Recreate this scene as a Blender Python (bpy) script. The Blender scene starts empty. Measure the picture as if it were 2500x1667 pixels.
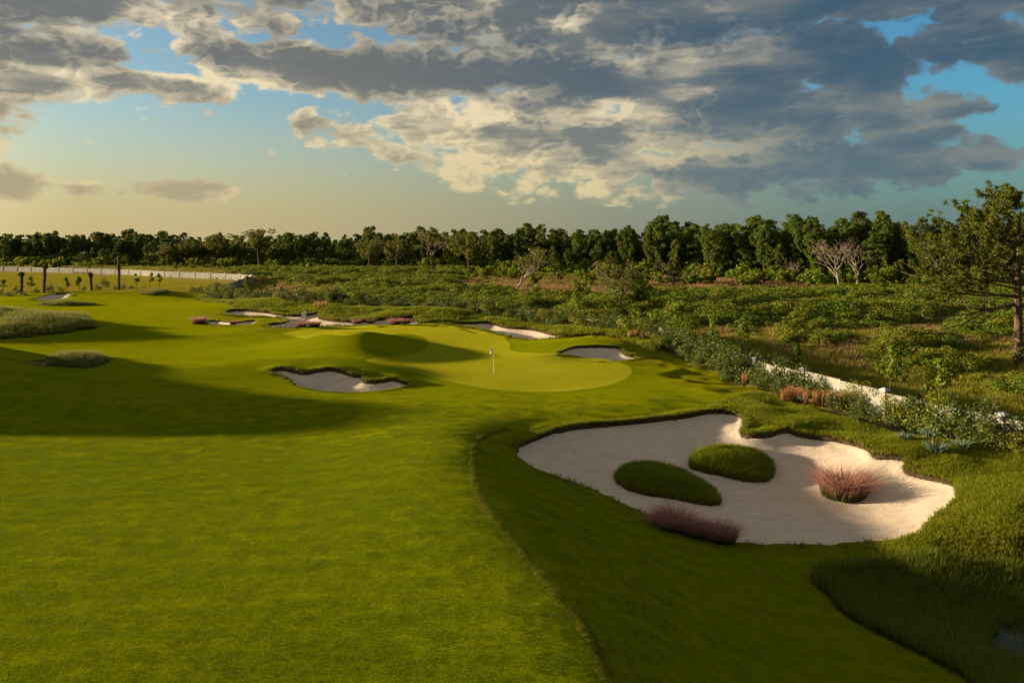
import bpy, math, random
import numpy as np
R = math.radians
random.seed(7); np.random.seed(7)
SC = bpy.context.scene
COL = SC.collection

# ------------------------------------------------------------------ camera, sky, sun, exposure
F, CX, HY, CZ = 1900.0, 1250.0, 585.0, 10.3      # focal length (photo px), centre column, horizon row, eye height
cam = bpy.data.cameras.new('camera'); cam_o = bpy.data.objects.new('camera', cam); COL.objects.link(cam_o)
cam.sensor_width = 36.0; cam.lens = F/2500*36.0
cam.shift_y = -(833.5-HY)/2500; cam.clip_start = .5; cam.clip_end = 9000
cam_o.location = (0, 0, CZ); cam_o.rotation_euler = (R(90), 0, 0)
SC.camera = cam_o
SUN_EL, SUN_AZ = 8.5, -80.0                      # azimuth clockwise from the view direction
sun = bpy.data.lights.new('sun', 'SUN'); sun_o = bpy.data.objects.new('sun', sun); COL.objects.link(sun_o)
sun.energy = 2.4; sun.angle = R(1.8); sun.color = (1, .82, .56)
sun_o.rotation_euler = (R(90-SUN_EL), 0, -R(SUN_AZ)+math.pi)
SC.view_settings.view_transform = 'Standard'; SC.view_settings.look = 'None'
SC.view_settings.exposure = 2.25; SC.view_settings.gamma = 1.0
SC.cycles.max_bounces = 4; SC.cycles.transparent_max_bounces = 4; SC.cycles.glossy_bounces = 2
SC.cycles.diffuse_bounces = 2; SC.cycles.use_denoising = True

def lin(c):
    return tuple(((v/255)/12.92 if v/255 <= .04045 else ((v/255+.055)/1.055)**2.4) for v in c)

class NT:                                         # tiny helper: build shader graphs from expressions
    def __init__(s, tree): s.t = tree; s.n = tree.nodes; s.l = tree.links
    def put(s, sock, v):
        if hasattr(v, 'is_output'): s.l.new(v, sock)
        elif v is not None:
            if hasattr(sock.default_value, '__len__') and not hasattr(v, '__len__'):
                v = (v,)*len(sock.default_value)
            if hasattr(v, '__len__') and len(sock.default_value) == 4 and len(v) == 3: v = tuple(v)+(1,)
            sock.default_value = v
    def node(s, typ, ins=None, **props):
        n = s.n.new(typ)
        for k, v in props.items(): setattr(n, k, v)
        for k, v in (ins or {}).items(): s.put(n.inputs[k], v)
        return n
    def m(s, op, a, b=None, c=None, clamp=False):
        n = s.n.new('ShaderNodeMath'); n.operation = op; n.use_clamp = clamp
        s.put(n.inputs[0], a)
        if b is not None: s.put(n.inputs[1], b)
        if c is not None: s.put(n.inputs[2], c)
        return n.outputs[0]
    def add(s, a, b): return s.m('ADD', a, b)
    def sub(s, a, b): return s.m('SUBTRACT', a, b)
    def mul(s, a, b): return s.m('MULTIPLY', a, b)
    def div(s, a, b): return s.m('DIVIDE', a, b)
    def sstep(s, x, a, b, lo=0., hi=1.):
        n = s.n.new('ShaderNodeMapRange'); n.interpolation_type = 'SMOOTHSTEP'
        for k, v in zip(range(5), (x, a, b, lo, hi)): s.put(n.inputs[k], v)
        return n.outputs[0]
    def mix(s, f, a, b, mode='MIX'):
        n = s.n.new('ShaderNodeMix'); n.data_type = 'RGBA'; n.blend_type = mode
        s.put(n.inputs[0], f); s.put(n.inputs[6], a); s.put(n.inputs[7], b)
        return n.outputs[2]
    def xyz(s, x, y, z):
        n = s.n.new('ShaderNodeCombineXYZ')
        for k, v in enumerate((x, y, z)): s.put(n.inputs[k], v)
        return n.outputs[0]
    def sep(s, v):
        n = s.n.new('ShaderNodeSeparateXYZ'); s.put(n.inputs[0], v); return n.outputs
    def vm(s, op, a, b=None):
        n = s.n.new('ShaderNodeVectorMath'); n.operation = op; s.put(n.inputs[0], a)
        if b is not None: s.put(n.inputs[1], b)
        return n.outputs[0]
    def noise(s, vec, scale=1., detail=4., rough=.5, dist=0., col=False):
        n = s.n.new('ShaderNodeTexNoise')
        s.put(n.inputs['Vector'], vec); s.put(n.inputs['Scale'], scale); s.put(n.inputs['Detail'], detail)
        s.put(n.inputs['Roughness'], rough); s.put(n.inputs['Distortion'], dist)
        return n.outputs['Color' if col else 'Fac']
    def attr(s, name):
        return s.node('ShaderNodeAttribute', attribute_name=name)

# ---- sky: Nishita + procedural clouds by direction
W = bpy.data.worlds.new('World'); SC.world = W; W.use_nodes = True
def build_sky():
    t = NT(W.node_tree); t.n.clear()
    sky = t.node('ShaderNodeTexSky', sky_type='NISHITA', sun_disc=False, sun_elevation=R(SUN_EL),
                 sun_rotation=R(SUN_AZ), altitude=0, air_density=1.0, dust_density=1.2, ozone_density=1.5)
    d = t.node('ShaderNodeTexCoord').outputs['Generated']
    x, y, z = t.sep(d)
    az = t.m('ARCTAN2', x, y)                                   # radians, 0 = +Y
    el = t.m('ARCSINE', z)
    def ang(px, py):
        a = math.atan((px-CX)/F); e = math.atan((HY-py)/F*math.cos(a)); return a, e
    banks = [  # cloud banks: px, py, half width, half height (photo px), weight
        (1700, -60, 800, 130, 1.0), (1400, 90, 430, 70, .80), (1950, 140, 300, 90, .85), (1480, 200, 380, 60, .9), (1860, 260, 300, 105, .85), (1450, 330, 400, 85, .85),
        (1750, 410, 480, 55, .85), (2180, 425, 180, 28, .6), (760, 165, 250, 42, .95), (1080, 190, 240, 60, .95), (1250, 270, 330, 100, .80),
        (900, 50, 60, 45, .60), (980, 290, 300, 50, .52), (110, 130, 170, 60, .8), (60, 200, 260, 45, .8), (340, 200, 200, 26, .85), (60, 0, 240, 45, .9), (280, 10, 80, 40, .7),
        (-300, 170, 320, 110, .7), (2450, -20, 170, 40, .85), (2500, 115, 80, 50, .85), (2310, 145, 55, 16, .62),
        (2320, 272, 75, 20, .75), (2310, 315, 50, 26, .7), (2420, 405, 90, 22, .62), 
        (30, 455, 85, 30, .84), (195, 466, 48, 20, .84), (100, 440, 40, 14, .55), (450, 464, 105, 17, .86), (300, 470, 34, 14, .65), (560, 240, 130, 28, .50), (740, 290, 60, 60, .52), (880, 350, 60, 26, .5), (980, 370, 50, 26, .48), (2900, 250, 350, 150, .6),
        (830, 497, 50, 5, .42), (840, 428, 60, 6, .45), (460, 352, 30, 6, .4)]
    plane = t.vm('DIVIDE', d, t.xyz(*(t.m('MAXIMUM', t.add(z, .22), .05),)*3))
    far = t.sstep(t.noise(t.vm('MULTIPLY', plane, (1, 1, 0)), .9, 2, .55), .36, .58)
    up = t.sstep(el, .36, .46); side = t.sstep(t.m('ABSOLUTE', az), .66, .85)
    cov = t.mul(far, t.mul(t.m('MAXIMUM', up, side), .9))
    q = t.xyz(az, el, 0)
    for px, py, hw, hh, w in banks:
        a0, e0 = ang(px, py); wa, he = hw/F, hh/F
        n = t.node('ShaderNodeVectorMath', operation='MULTIPLY_ADD'); t.l.new(q, n.inputs[0])
        n.inputs[1].default_value = (1/wa, 1/he, 0); n.inputs[2].default_value = (-a0/wa, -e0/he, 0)
        ln = t.node('ShaderNodeVectorMath', operation='LENGTH'); t.l.new(n.outputs[0], ln.inputs[0])
        cov = t.m('SMOOTH_MAX', cov, t.m('MULTIPLY_ADD', ln.outputs['Value'], -.40, w*1.05), .12)
    v = t.xyz(t.mul(az, 7.0), t.mul(el, 12.5), 3.7)
    warp = t.vm('SCALE', t.vm('SUBTRACT', t.noise(v, 2.9, 4, .58, col=True), (.5, .5, .5))); warp.node.inputs['Scale'].default_value = .26
    vw = t.vm('ADD', v, warp)
    def puffs(off, detail):
        n = t.node('ShaderNodeTexVoronoi', voronoi_dimensions='2D', feature='F1')
        t.put(n.inputs['Vector'], t.vm('ADD', vw, off)); t.put(n.inputs['Scale'], 1.9); t.put(n.inputs['Detail'], detail); t.put(n.inputs['Roughness'], .55); t.put(n.inputs['Lacunarity'], 2.3)
        return t.sub(1, n.outputs['Distance'])
    nb = t.noise(v, 1.1, 5, .54)
    p0 = puffs((0, 0, 0), 2.5); p1 = puffs((-.10, .11, 0), 2.0)      # second one a step toward the sun
    n2 = t.noise(t.xyz(t.mul(az, 2.2), t.mul(el, 10.0), 9.1), 1.7, 4, .55)
    fld = t.add(t.add(cov, .11), t.add(t.mul(t.sub(nb, .5), .80), t.mul(t.sub(p0, .55), .43)))
    den = t.sstep(fld, .25, .44)
    core = t.sstep(fld, .45, .95)
    lit = t.sstep(t.sub(p0, p1), -.06, .26)                       # faces turned to the sun
    edge = t.sub(1, t.sstep(fld, .34, .60))
    big = t.mul(t.sstep(n2, .50, .66), t.sstep(core, 1., .35))
    glow = t.add(t.mul(edge, .55), t.add(t.mul(t.mul(lit, t.sstep(core, .85, .05)), .50), t.mul(big, .60)))
    glow = t.m('MINIMUM', glow, 1.0)
    away = t.sstep(az, .0, .42)                                   # banks far from the sun stand in shade
    glow = t.mul(glow, t.sub(1, t.mul(away, .88)))
    glow = t.m('MINIMUM', t.mul(glow, t.sstep(n2, .34, .60, .36, 1.15)), 1.0)
    dark = t.mix(t.sstep(az, -.30, .40), lin((112, 114, 112)), lin((66, 92, 112)))
    dark = t.mix(t.sstep(n2, .40, .62, 0, .65), dark, lin((128, 130, 126)))
    low = t.mix(t.sstep(az, -.45, .45), lin((176, 164, 132)), lin((88, 112, 124)))
    dark = t.mix(t.sstep(el, .22, .05), dark, low)
    dark = t.mix(t.sstep(el, .34, .60), dark, lin((150, 142, 129)))
    bright = t.mix(t.sstep(el, .02, .24), lin((218, 200, 154)), lin((242, 224, 186)))
    cloud = t.mix(glow, dark, bright)
    ex = 2**SC.view_settings.exposure
    tint = t.mix(t.sstep(az, .05, .55), (SKY_GAIN*.80, SKY_GAIN*.98, SKY_GAIN*1.06), (SKY_GAIN*.42, SKY_GAIN*.95, SKY_GAIN*1.25))
    base = t.mix(1.0, sky.outputs[0], tint, 'MULTIPLY')
    haze = t.mix(t.sstep(az, -.55, .50), lin((204, 184, 134)), lin((108, 128, 128)))
    sg = t.m('POWER', 2.7183, t.mul(t.m('POWER', t.add(az, -R(SUN_AZ)), 2.0), -1.1))      # the low sky brightens toward the sun
    sunside = t.add(1.0, t.mul(t.m('MAXIMUM', t.sub(sg, .42), 0.), 2.6))
    haze = t.mix(1.0, haze, t.xyz(*(t.mul(sunside, 1/ex),)*3), 'MULTIPLY')
    base = t.mix(t.sstep(el, .20, -.03, 0, .95), base, haze)
    cl = t.mix(1.0, cloud, (1/ex,)*3, 'MULTIPLY')
    fade = t.sstep(el, .0, .06, .6, .97)
    colr = t.mix(t.mul(den, fade), base, cl)
    bg = t.node('ShaderNodeBackground', {'Color': colr, 'Strength': 1.0})
    out = t.node('ShaderNodeOutputWorld'); t.l.new(bg.outputs[0], out.inputs[0])
SKY_GAIN = .033
build_sky()
W.cycles.sampling_method = 'MANUAL'; W.cycles.sample_map_resolution = 256

# ------------------------------------------------------------------ helpers: meshes, objects
def mesh_np(name, V, Fc, mats=(), smooth=False, attrs=None, midx=None):
    me = bpy.data.meshes.new(name)
    V = np.asarray(V, np.float32)
    if isinstance(Fc, np.ndarray): groups = [Fc]
    else: groups = [np.asarray(f, np.int32) for f in Fc if len(f)]
    tot = sum(len(g) for g in groups); nl = sum(g.size for g in groups)
    me.vertices.add(len(V)); me.vertices.foreach_set('co', V.ravel())
    me.loops.add(nl); me.polygons.add(tot)
    me.loops.foreach_set('vertex_index', np.concatenate([g.ravel() for g in groups]).astype(np.int32))
    ls = []; k = 0
    for g in groups:
        ls.append(k + np.arange(len(g))*g.shape[1]); k += g.size
    me.polygons.foreach_set('loop_start', np.concatenate(ls).astype(np.int32))
    me.polygons.foreach_set('use_smooth', np.full(tot, bool(smooth)))
    for m in mats: me.materials.append(m)
    if midx is not None: me.polygons.foreach_set('material_index', np.asarray(midx, np.int32))
    for k, a in (attrs or {}).items():
        at = me.attributes.new(k, 'FLOAT', 'POINT'); at.data.foreach_set('value', np.asarray(a, np.float32))
    me.update(calc_edges=True)
    return me

def obj(name, me, parent=None, loc=None, rz=None, sc=None):
    o = bpy.data.objects.new(name, me); COL.objects.link(o)
    if parent is not None: o.parent = parent
    if loc is not None: o.location = loc
    if rz is not None: o.rotation_euler = (0, 0, rz)
    if sc is not None: o.scale = sc if hasattr(sc, '__len__') else (sc,)*3
    return o
def tag(o, label=None, cat=None, group=None, kind=None):
    if label: o['label'] = label
    if cat: o['category'] = cat
    if group: o['group'] = group
    if kind: o['kind'] = kind
    return o

class MB:                                        # collects geometry
    def __init__(s): s.V = []; s.Q = []; s.T = []; s.n = 0
    def add(s, V, Q=None, T=None):
        V = np.asarray(V, float)
        s.V.append(V)
        if Q is not None and len(Q): s.Q.append(np.asarray(Q, int)+s.n)
        if T is not None and len(T): s.T.append(np.asarray(T, int)+s.n)
        s.n += len(V)
    def box(s, c, h, rz=0., taper=1.):
        x, y, z = h
        V = np.array([[sx*x*(taper if sz > 0 else 1), sy*y*(taper if sz > 0 else 1), sz*z] for sz in (-1, 1) for sx, sy in ((-1,-1),(1,-1),(1,1),(-1,1))])
        ca, sa = math.cos(rz), math.sin(rz)
        V = np.c_[V[:,0]*ca-V[:,1]*sa, V[:,0]*sa+V[:,1]*ca, V[:,2]] + np.asarray(c)
        s.add(V, [[0,3,2,1],[4,5,6,7],[0,1,5,4],[1,2,6,5],[2,3,7,6],[3,0,4,7]])
    def tube(s, P, rad, seg=6, cap=True):
        P = np.asarray(P, float); n = len(P); rad = np.broadcast_to(np.asarray(rad, float), (n,))
        T = np.gradient(P, axis=0); T /= np.linalg.norm(T, axis=1)[:, None]+1e-9
        up = np.where(np.abs(T[:, 2:3]) > .9, [[1., 0, 0]], [[0, 0, 1.]])
        A = np.cross(T, up); A /= np.linalg.norm(A, axis=1)[:, None]+1e-9; B = np.cross(T, A)
        th = np.arange(seg)/seg*2*math.pi
        V = P[:, None]+rad[:, None, None]*(np.cos(th)[None, :, None]*A[:, None]+np.sin(th)[None, :, None]*B[:, None])
        q = []
        for i in range(n-1):
            for k in range(seg):
                a, b = i*seg+k, i*seg+(k+1) % seg
                q.append([a, b, b+seg, a+seg])
        V = V.reshape(-1, 3); t = []
        if cap:
            V = np.vstack([V, P[-1:]]); e = (n-1)*seg
            t = [[e+k, e+(k+1) % seg, n*seg] for k in range(seg)]
        s.add(V, q, t)
    def mesh(s, name, mats, smooth=False, **kw):
        V = np.vstack(s.V)
        return mesh_np(name, V, [np.vstack(g) for g in (s.Q, s.T) if g], mats, smooth, **kw)

# ------------------------------------------------------------------ terrain heights
def P3(x, y, z):                                  # pixel + height -> world
    Y = F*(CZ-z)/(y-HY); return ((x-CX)*Y/F, Y, z)
CTRL = [P3(*p) for p in [
    # near fairway shelf
    (0,1667,.75),(600,1667,.72),(1000,1667,.68),(1300,1667,.68),(1540,1667,.58),(0,1400,.40),(500,1400,.50),(900,1400,.65),(1200,1400,.76),
    (0,1200,-.1),(400,1200,.05),(800,1200,.32),(1060,1200,.66),(1157,1090,.55),(1175,1179,.62),(1235,1238,.62),(1295,1306,.62),(1352,1374,.62),(1445,1489,.62),(1500,1557,.60),
    (1000,1100,.45),(1100,1050,.45),(800,1080,.0),(400,1080,-.25),(0,1080,-.3),
    # slope into the big bunker and the pond
    (1157,1060,.35),(1290,1133,-.8),(1400,1175,-1.3),(1550,1240,-1.8),(1700,1300,-2.0),(1850,1327,-2.1),(2050,1325,-2.1),(2250,1302,-1.75),
    (1420,1265,-.45),(1580,1380,-.95),(1600,1500,-.2),(1800,1667,-1.7),(1760,1440,-2.0),(1950,1520,-2.6),(2000,1420,-2.6),(2200,1600,-2.85),(2390,1667,-2.9),(1690,1667,-.5),
    (2450,1590,-3.25),(2500,1650,-3.3),(2300,1520,-3.1),(2150,1440,-2.9),(2500,1500,-3.1),
    (2250,1380,-2.15),(2420,1390,-2.3),(2500,1410,-2.4),(2450,1310,-1.2),(2345,1205,-.95),(2500,1200,-.7),(2500,1120,-.7),(2300,1130,-.65),(2215,1125,-.7),(2125,1098,-.6),
    (1925,1053,-.55),(1815,1040,-.45),(1800,1018,-.4),(1720,1010,-.4),(1600,1028,-.45),(1500,1038,-.4),(1380,1050,-.4),(1320,1068,-.4),(1262,1098,-.4),
    (1230,1055,.1),(1400,1026,-.2),(1600,1004,-.2),(1750,985,-.2),(1850,1032,-.3),(1950,1015,-.35),(2100,1050,-.4),(2000,985,-.4),(2200,1065,-.5),(1850,950,-.4),
    # sand floor of the big bunker
    (1400,1120,-1.2),(1500,1095,-1.05),(1690,1095,-1.15),(1600,1170,-1.8),(1800,1210,-2.1),(2000,1160,-1.85),(2000,1270,-2.15),(2180,1240,-1.95),(1900,1100,-1.3),(1750,1060,-.8),(2200,1170,-1.4),
    # swale and ridge on the left
    (0,980,-.3),(400,980,-.3),(700,990,-.2),(900,985,-.1),(1100,1000,.1),(0,897,.85),(200,902,.75),(400,910,.65),(600,914,.4),
    (0,868,.3),(300,870,.3),(500,880,.3),
    # green and surrounds
    (900,878,.25),(1206,916,0),(1330,955,-.15),(1540,910,-.15),(1245,850,.1),(1100,800,.35),(900,797,.45),(1000,870,.1),(1400,890,0),
    (1330,975,-.15),(1100,960,-.05),(1000,950,-.15),(1650,930,-.35),(1700,890,-.5),(1600,860,-.3),(700,800,.2),(600,830,.2),(300,830,.2),(0,840,.3),
    (400,780,.2),(200,760,.2),(0,770,.4),(700,770,0),(900,770,0),(1100,780,.0),(1300,815,-.1),(1500,830,-.3),
    (500,740,.3),(300,720,.5),(100,715,.5),(0,720,.2),(400,708,.5),(640,745,.2),(900,752,.1),(1150,765,-.1)]]
CTRL += [(-40,-20,.2),(0,-20,.6),(40,-20,-1),(-30,8,.2),(0,8,.6),(20,8,-1.6),(-80,30,.4),(-80,80,.8),(-150,60,.6),(70,20,-1.5),
         (60,60,-1.3),(100,100,-1.3),(60,120,-1.2),(40,90,-1.2),(0,140,-1.2),(60,200,-1.2),(140,180,-1.3),(0,250,-1),(-80,260,-1),(-150,200,-.7),(-120,150,-.5),(-80,170,-.6),(-200,300,-1),(-200,120,.2),
         (300,300,-1),(-300,300,-1),(0,500,-1),(-400,600,-1),(400,600,-1),(0,1500,-1),(1500,1500,-1),(-1500,1500,-1),(1500,0,-1),(-1500,0,-1),(34,48,-1.2),(28,60,-1.2),(26,75,-1.2),(20,95,-1.2),(-20,125,-1.1),(-45,140,-1)]
# the boundary wall: top line read off the photograph, top at z = .85
WALL = [((x-CX)*F*(CZ-.85)/(y-HY)/F, F*(CZ-.85)/(y-HY)) for x, y in
        [(2640,1062),(2500,1032),(2258,983),(2034,933),(1883,892),(1838,874),(1704,831),(1542,794),(1286,764),(1079,749),(913,741),(740,731),(658,723),(543,711)]]
WALL = [(130., -20.), (80., 2.), (52., 18.), (38., 28.)]+WALL
WALL += [(-60,163),(-65,185),(-67.5,203),(-72,210),(-79,216),(-92,225),(-105,233),(-125,248),(-161,266),(-185,276),(-230,292)]
WALL_Z = -.85
CTRL += [(x, y, WALL_Z) for x, y in WALL[::2]]
CTRL = np.array(CTRL)
MOUNDS = [  # world centre from pixel (on z), height, sx, sy, rotation
    (*P3(868, 836, .9)[:2], 1.35, 3.9, 6.0, .2), (*P3(780, 850, .6)[:2], .45, 6.0, 4.0, 0),
    (*P3(790, 903, .4)[:2], .85, 5.0, 2.6, -.1), (*P3(950, 915, .2)[:2], .2, 2.6, 2.0, 0),
    (*P3(1450, 842, .2)[:2], .75, 4.2, 3.0, 0), (*P3(1345, 866, .1)[:2], .35, 1.8, 2.2, 0),
    (*P3(110, 815, .6)[:2], .9, 8, 5, 0), (-58, 53.6, 7.4, 12, 6.3, .0), (-72, 85, 3.6, 12, 5, 0),  # last two: unseen hills at left, added to cast the shadows there
    (*P3(640, 815, .2)[:2], .45, 7, 3.5, .2),
    (*P3(700, 752, .5)[:2], .8, 6, 4, 0), (*P3(860, 765, .5)[:2], .9, 9, 4, 0), (*P3(1040, 778, .3)[:2], .8, 5, 3, 0), (*P3(1230, 790, .2)[:2], .6, 8, 2.5, -.6),
    (*P3(1440, 815, .1)[:2], .5, 5, 2.5, -.7), (*P3(600, 745, .5)[:2], .5, 8, 5, 0),
    (*P3(1862, 1048, -.3)[:2], .3, 1.3, .9, 0),
    (*P3(70, 735, .5)[:2], .5, 10, 5, 0), (*P3(590, 905, .5)[:2], .35, 3.0, 2.0, 0), (*P3(640, 785, .5)[:2], .3, 5, 2, 0)]
def _uv(X, Y): 
    Yc = np.maximum(Y, -15)+28
    return X/(np.abs(Yc)+np.abs(X)*.25), np.log(np.maximum(Yc, 3))
def _phi(r2): return .5*r2*np.log(r2+1e-12)
_cu, _cv = _uv(CTRL[:,0], CTRL[:,1])
def _solve():
    n = len(CTRL); d2 = (_cu[:,None]-_cu)**2+(_cv[:,None]-_cv)**2
    A = np.zeros((n+3, n+3)); A[:n,:n] = _phi(d2)+np.eye(n)*2e-4
    Pm = np.c_[np.ones(n), _cu, _cv]; A[:n,n:] = Pm; A[n:,:n] = Pm.T
    g = np.array([mound_h(np.array([x]), np.array([y]))[0] for x, y in CTRL[:,:2]])
    zt = CTRL[:,2].copy()
    return np.linalg.solve(A, np.r_[zt, 0, 0, 0])
def mound_h(X, Y):
    h = np.zeros_like(X, dtype=float)
    for mx, my, hh, sx, sy, a in MOUNDS:
        ca, sa = math.cos(a), math.sin(a); dx, dy = X-mx, Y-my
        u, v = (dx*ca+dy*sa)/sx, (-dx*sa+dy*ca)/sy
        h += hh*(np.exp(-.5*(u*u+v*v)*1.15) if hh < 5 else np.exp(-.5*u*u-v**4))  # tall unseen hill gets steep flanks to shape its cast shadow
    return h
_w = _solve()
def base_h(X, Y):
    X = np.asarray(X, float); Y = np.asarray(Y, float); shp = X.shape; X = X.ravel(); Y = Y.ravel()
    out = np.empty(len(X))
    for i in range(0, len(X), 40000):
        x, y = X[i:i+40000], Y[i:i+40000]
        u, v = _uv(x, y)
        d2 = (u[:,None]-_cu)**2+(v[:,None]-_cv)**2
        out[i:i+40000] = _phi(d2)@_w[:-3]+_w[-3]+_w[-2]*u+_w[-1]*v
    out = np.clip(out, -3.6, 2.5)
    far = np.clip((np.hypot(X, Y)-320)/150, 0, 1); out = out*(1-far)-1.0*far
    return (out+mound_h(X, Y)).reshape(shp)
_TT = np.exp(np.linspace(math.log(9), math.log(600), 900))
def hit(x, y, hf=None):                           # pixel -> ground point (marched against the terrain)
    hf = hf or base_h
    k = (x-CX)/F; dz = -(y-HY)/F
    hh = hf(k*_TT, _TT); zz = CZ+dz*_TT
    b = np.nonzero(zz < hh)[0]
    if not len(b): return (k*600, 600., -1.)
    i = max(b[0], 1)
    d0, d1 = zz[i-1]-hh[i-1], zz[i]-hh[i]
    t = _TT[i-1]+(_TT[i]-_TT[i-1])*d0/(d0-d1+1e-9)
    return (k*t, t, CZ+dz*t)
def hits(pts): return [hit(*p) for p in pts]
def smooth_poly(P, closed=True, n=6):             # Catmull-Rom
    P = np.asarray(P, float); N = len(P); out = []
    rng = range(N) if closed else range(N-1)
    for i in rng:
        p0, p1, p2, p3 = (P[(i+k) % N] if closed else P[min(max(i+k, 0), N-1)] for k in (-1, 0, 1, 2))
        for s in np.arange(n)/n:
            out.append(.5*((2*p1)+(p2-p0)*s+(2*p0-5*p1+4*p2-p3)*s*s+(3*p1-p0-3*p2+p3)*s**3))
    if not closed: out.append(P[-1])
    return np.array(out)
def sdf(poly, X, Y, reach=6.0):                   # >0 outside, <0 inside
    X = np.asarray(X, float); shp = X.shape; X = X.ravel(); Y = np.asarray(Y, float).ravel()
    out = np.full(len(X), reach)
    lo, hi = poly.min(0)-reach, poly.max(0)+reach
    m = np.nonzero((X > lo[0]) & (X < hi[0]) & (Y > lo[1]) & (Y < hi[1]))[0]
    for c in np.array_split(m, max(1, len(m)//8000)):
        p = np.c_[X[c], Y[c]]; a = poly; b = np.roll(poly, -1, 0); ab = b-a
        ap = p[:,None]-a; t = np.clip((ap*ab).sum(2)/((ab*ab).sum(1)+1e-12), 0, 1)
        d = np.sqrt((((ap-t[...,None]*ab))**2).sum(2)).min(1)
        cr = ((a[:,1] > p[:,1:2]) != (b[:,1] > p[:,1:2])) & (p[:,0:1] < (b[:,0]-a[:,0])*(p[:,1:2]-a[:,1])/(b[:,1]-a[:,1]+1e-12)+a[:,0])
        out[c] = np.where(cr.sum(1) % 2 == 1, -d, d)
    return np.minimum(out, reach).reshape(shp)

# ---- outlines read off the photograph
BUNKER_PX = {
 'big': [(1258,1108),(1264,1094),(1290,1080),(1320,1068),(1345,1058),(1380,1050),(1440,1043),(1500,1038),(1600,1028),(1680,1018),(1720,1010),(1760,1008),(1795,1012),(1815,1020),(1817,1036),(1808,1055),(1822,1066),(1850,1067),(1885,1061),(1925,1053),(1945,1062),(1990,1070),(2040,1075),(2090,1086),(2122,1098),(2135,1115),(2180,1118),(2214,1126),(2206,1146),(2232,1160),(2280,1170),(2320,1180),(2345,1194),(2342,1215),(2320,1235),(2290,1257),(2262,1285),(2248,1304),(2150,1318),(2050,1325),(1950,1328),(1850,1328),(1800,1324),(1750,1314),(1700,1301),(1650,1282),(1600,1262),(1550,1241),(1500,1217),(1450,1196),(1400,1176),(1350,1158),(1310,1144),(1280,1127)],
 'left': [(661,907),(690,903),(715,908),(745,913),(770,909),(800,905),(830,908),(860,918),(885,922),(892,933),(920,935),(960,928),(985,936),(1004,939),(980,945),(940,952),(900,956),(850,958),(800,956),(760,950),(728,942),(712,929),(688,917)],
 'right': [(1360,868),(1375,858),(1400,850),(1440,848),(1480,848),(1510,850),(1520,859),(1532,868),(1553,872),(1540,877),(1500,882),(1450,883),(1400,880)],
 'back': [(1075,790),(1130,791),(1180,789),(1205,791),(1240,801),(1300,805),(1340,815),(1362,822),(1330,827),(1290,829),(1250,823),(1200,811),(1150,800),(1110,795)],
 'waste': [(545,765),(565,759),(605,760),(655,764),(679,769),(705,772),(734,772),(755,769),(781,766),(781,777),(812,784),(853,787),(900,785),(933,781),(975,779),(1012,777),(1017,790),(933,793),(855,794.5),(787,796),(718,801),(679,800.5),(648,796),(675,792),(697,787),(699,782),(690,777),(650,775),(600,773),(560,770)],
 'strip': [(508,785),(530,783),(560,786),(585,787),(600,785),(622,783),(620,790),(580,792),(515,792)],
 'far': [(86,730),(107,723),(130,718),(153,716),(170,717),(176,719),(170,726),(153,730),(130,733),(107,735)]}
BK = {}
for k, pts in BUNKER_PX.items():
    BK[k] = smooth_poly(np.array(hits(pts))[:, :2], n=5)
BK_PAR = {'big': (.0, 2.2, .22), 'left': (.75, 2.2, .22), 'right': (.7, 2.4, .2), 'back': (.3, 1.4, .2), 'waste': (.5, 3.0, .25), 'strip': (.2, 1.2, .15), 'far': (.7, 3.0, .25)}
ISL_PX = [[(1511,1172),(1520,1155),(1545,1142),(1580,1140),(1630,1148),(1680,1168),(1720,1192),(1745,1215),(1752,1228),(1735,1232),(1690,1226),(1630,1214),(1570,1205),(1530,1192)],
          [(1690,1140),(1705,1115),(1740,1101),(1790,1099),(1840,1108),(1870,1128),(1882,1150),(1875,1168),(1845,1175),(1800,1170),(1755,1158),(1715,1150)]]
GREEN_PX = [(893,880),(940,893),(1000,905),(1080,928),(1160,944),(1240,953),(1330,956),(1420,951),(1490,939),(1530,922),(1543,905),(1525,890),(1470,876),(1390,868),(1300,862),(1246,854),(1245,840),(1225,822),(1180,808),(1120,799),(1060,793),(960,793),(860,795),(760,803),(690,812),(720,822),(820,818),(900,812),(980,815),(1030,822),(1045,838),(1030,855),(980,868),(920,872)]
GREEN = smooth_poly(np.array(hits(GREEN_PX))[:, :2], n=5)
WALLC = smooth_poly(WALL, closed=False, n=8)
def wall_side(X, Y):                              # signed distance to the wall line, >0 = wild side
    X = np.asarray(X, float); shp = X.shape; p = np.c_[X.ravel(), np.asarray(Y, float).ravel()]
    a, b = WALLC[:-1], WALLC[1:]; ab = b-a; out = np.empty(len(p))
    for c in np.array_split(np.arange(len(p)), max(1, len(p)//6000)):
        ap = p[c][:,None]-a; t = np.clip((ap*ab).sum(2)/((ab*ab).sum(1)+1e-12), 0, 1)
        q = ap-t[...,None]*ab; d = np.sqrt((q*q).sum(2)); i = d.argmin(1); r = np.arange(len(i))
        cr = ab[i,0]*ap[r,i,1]-ab[i,1]*ap[r,i,0]
        out[c] = np.where(cr < 0, d[r,i], -d[r,i])
    return out.reshape(shp)
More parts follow.
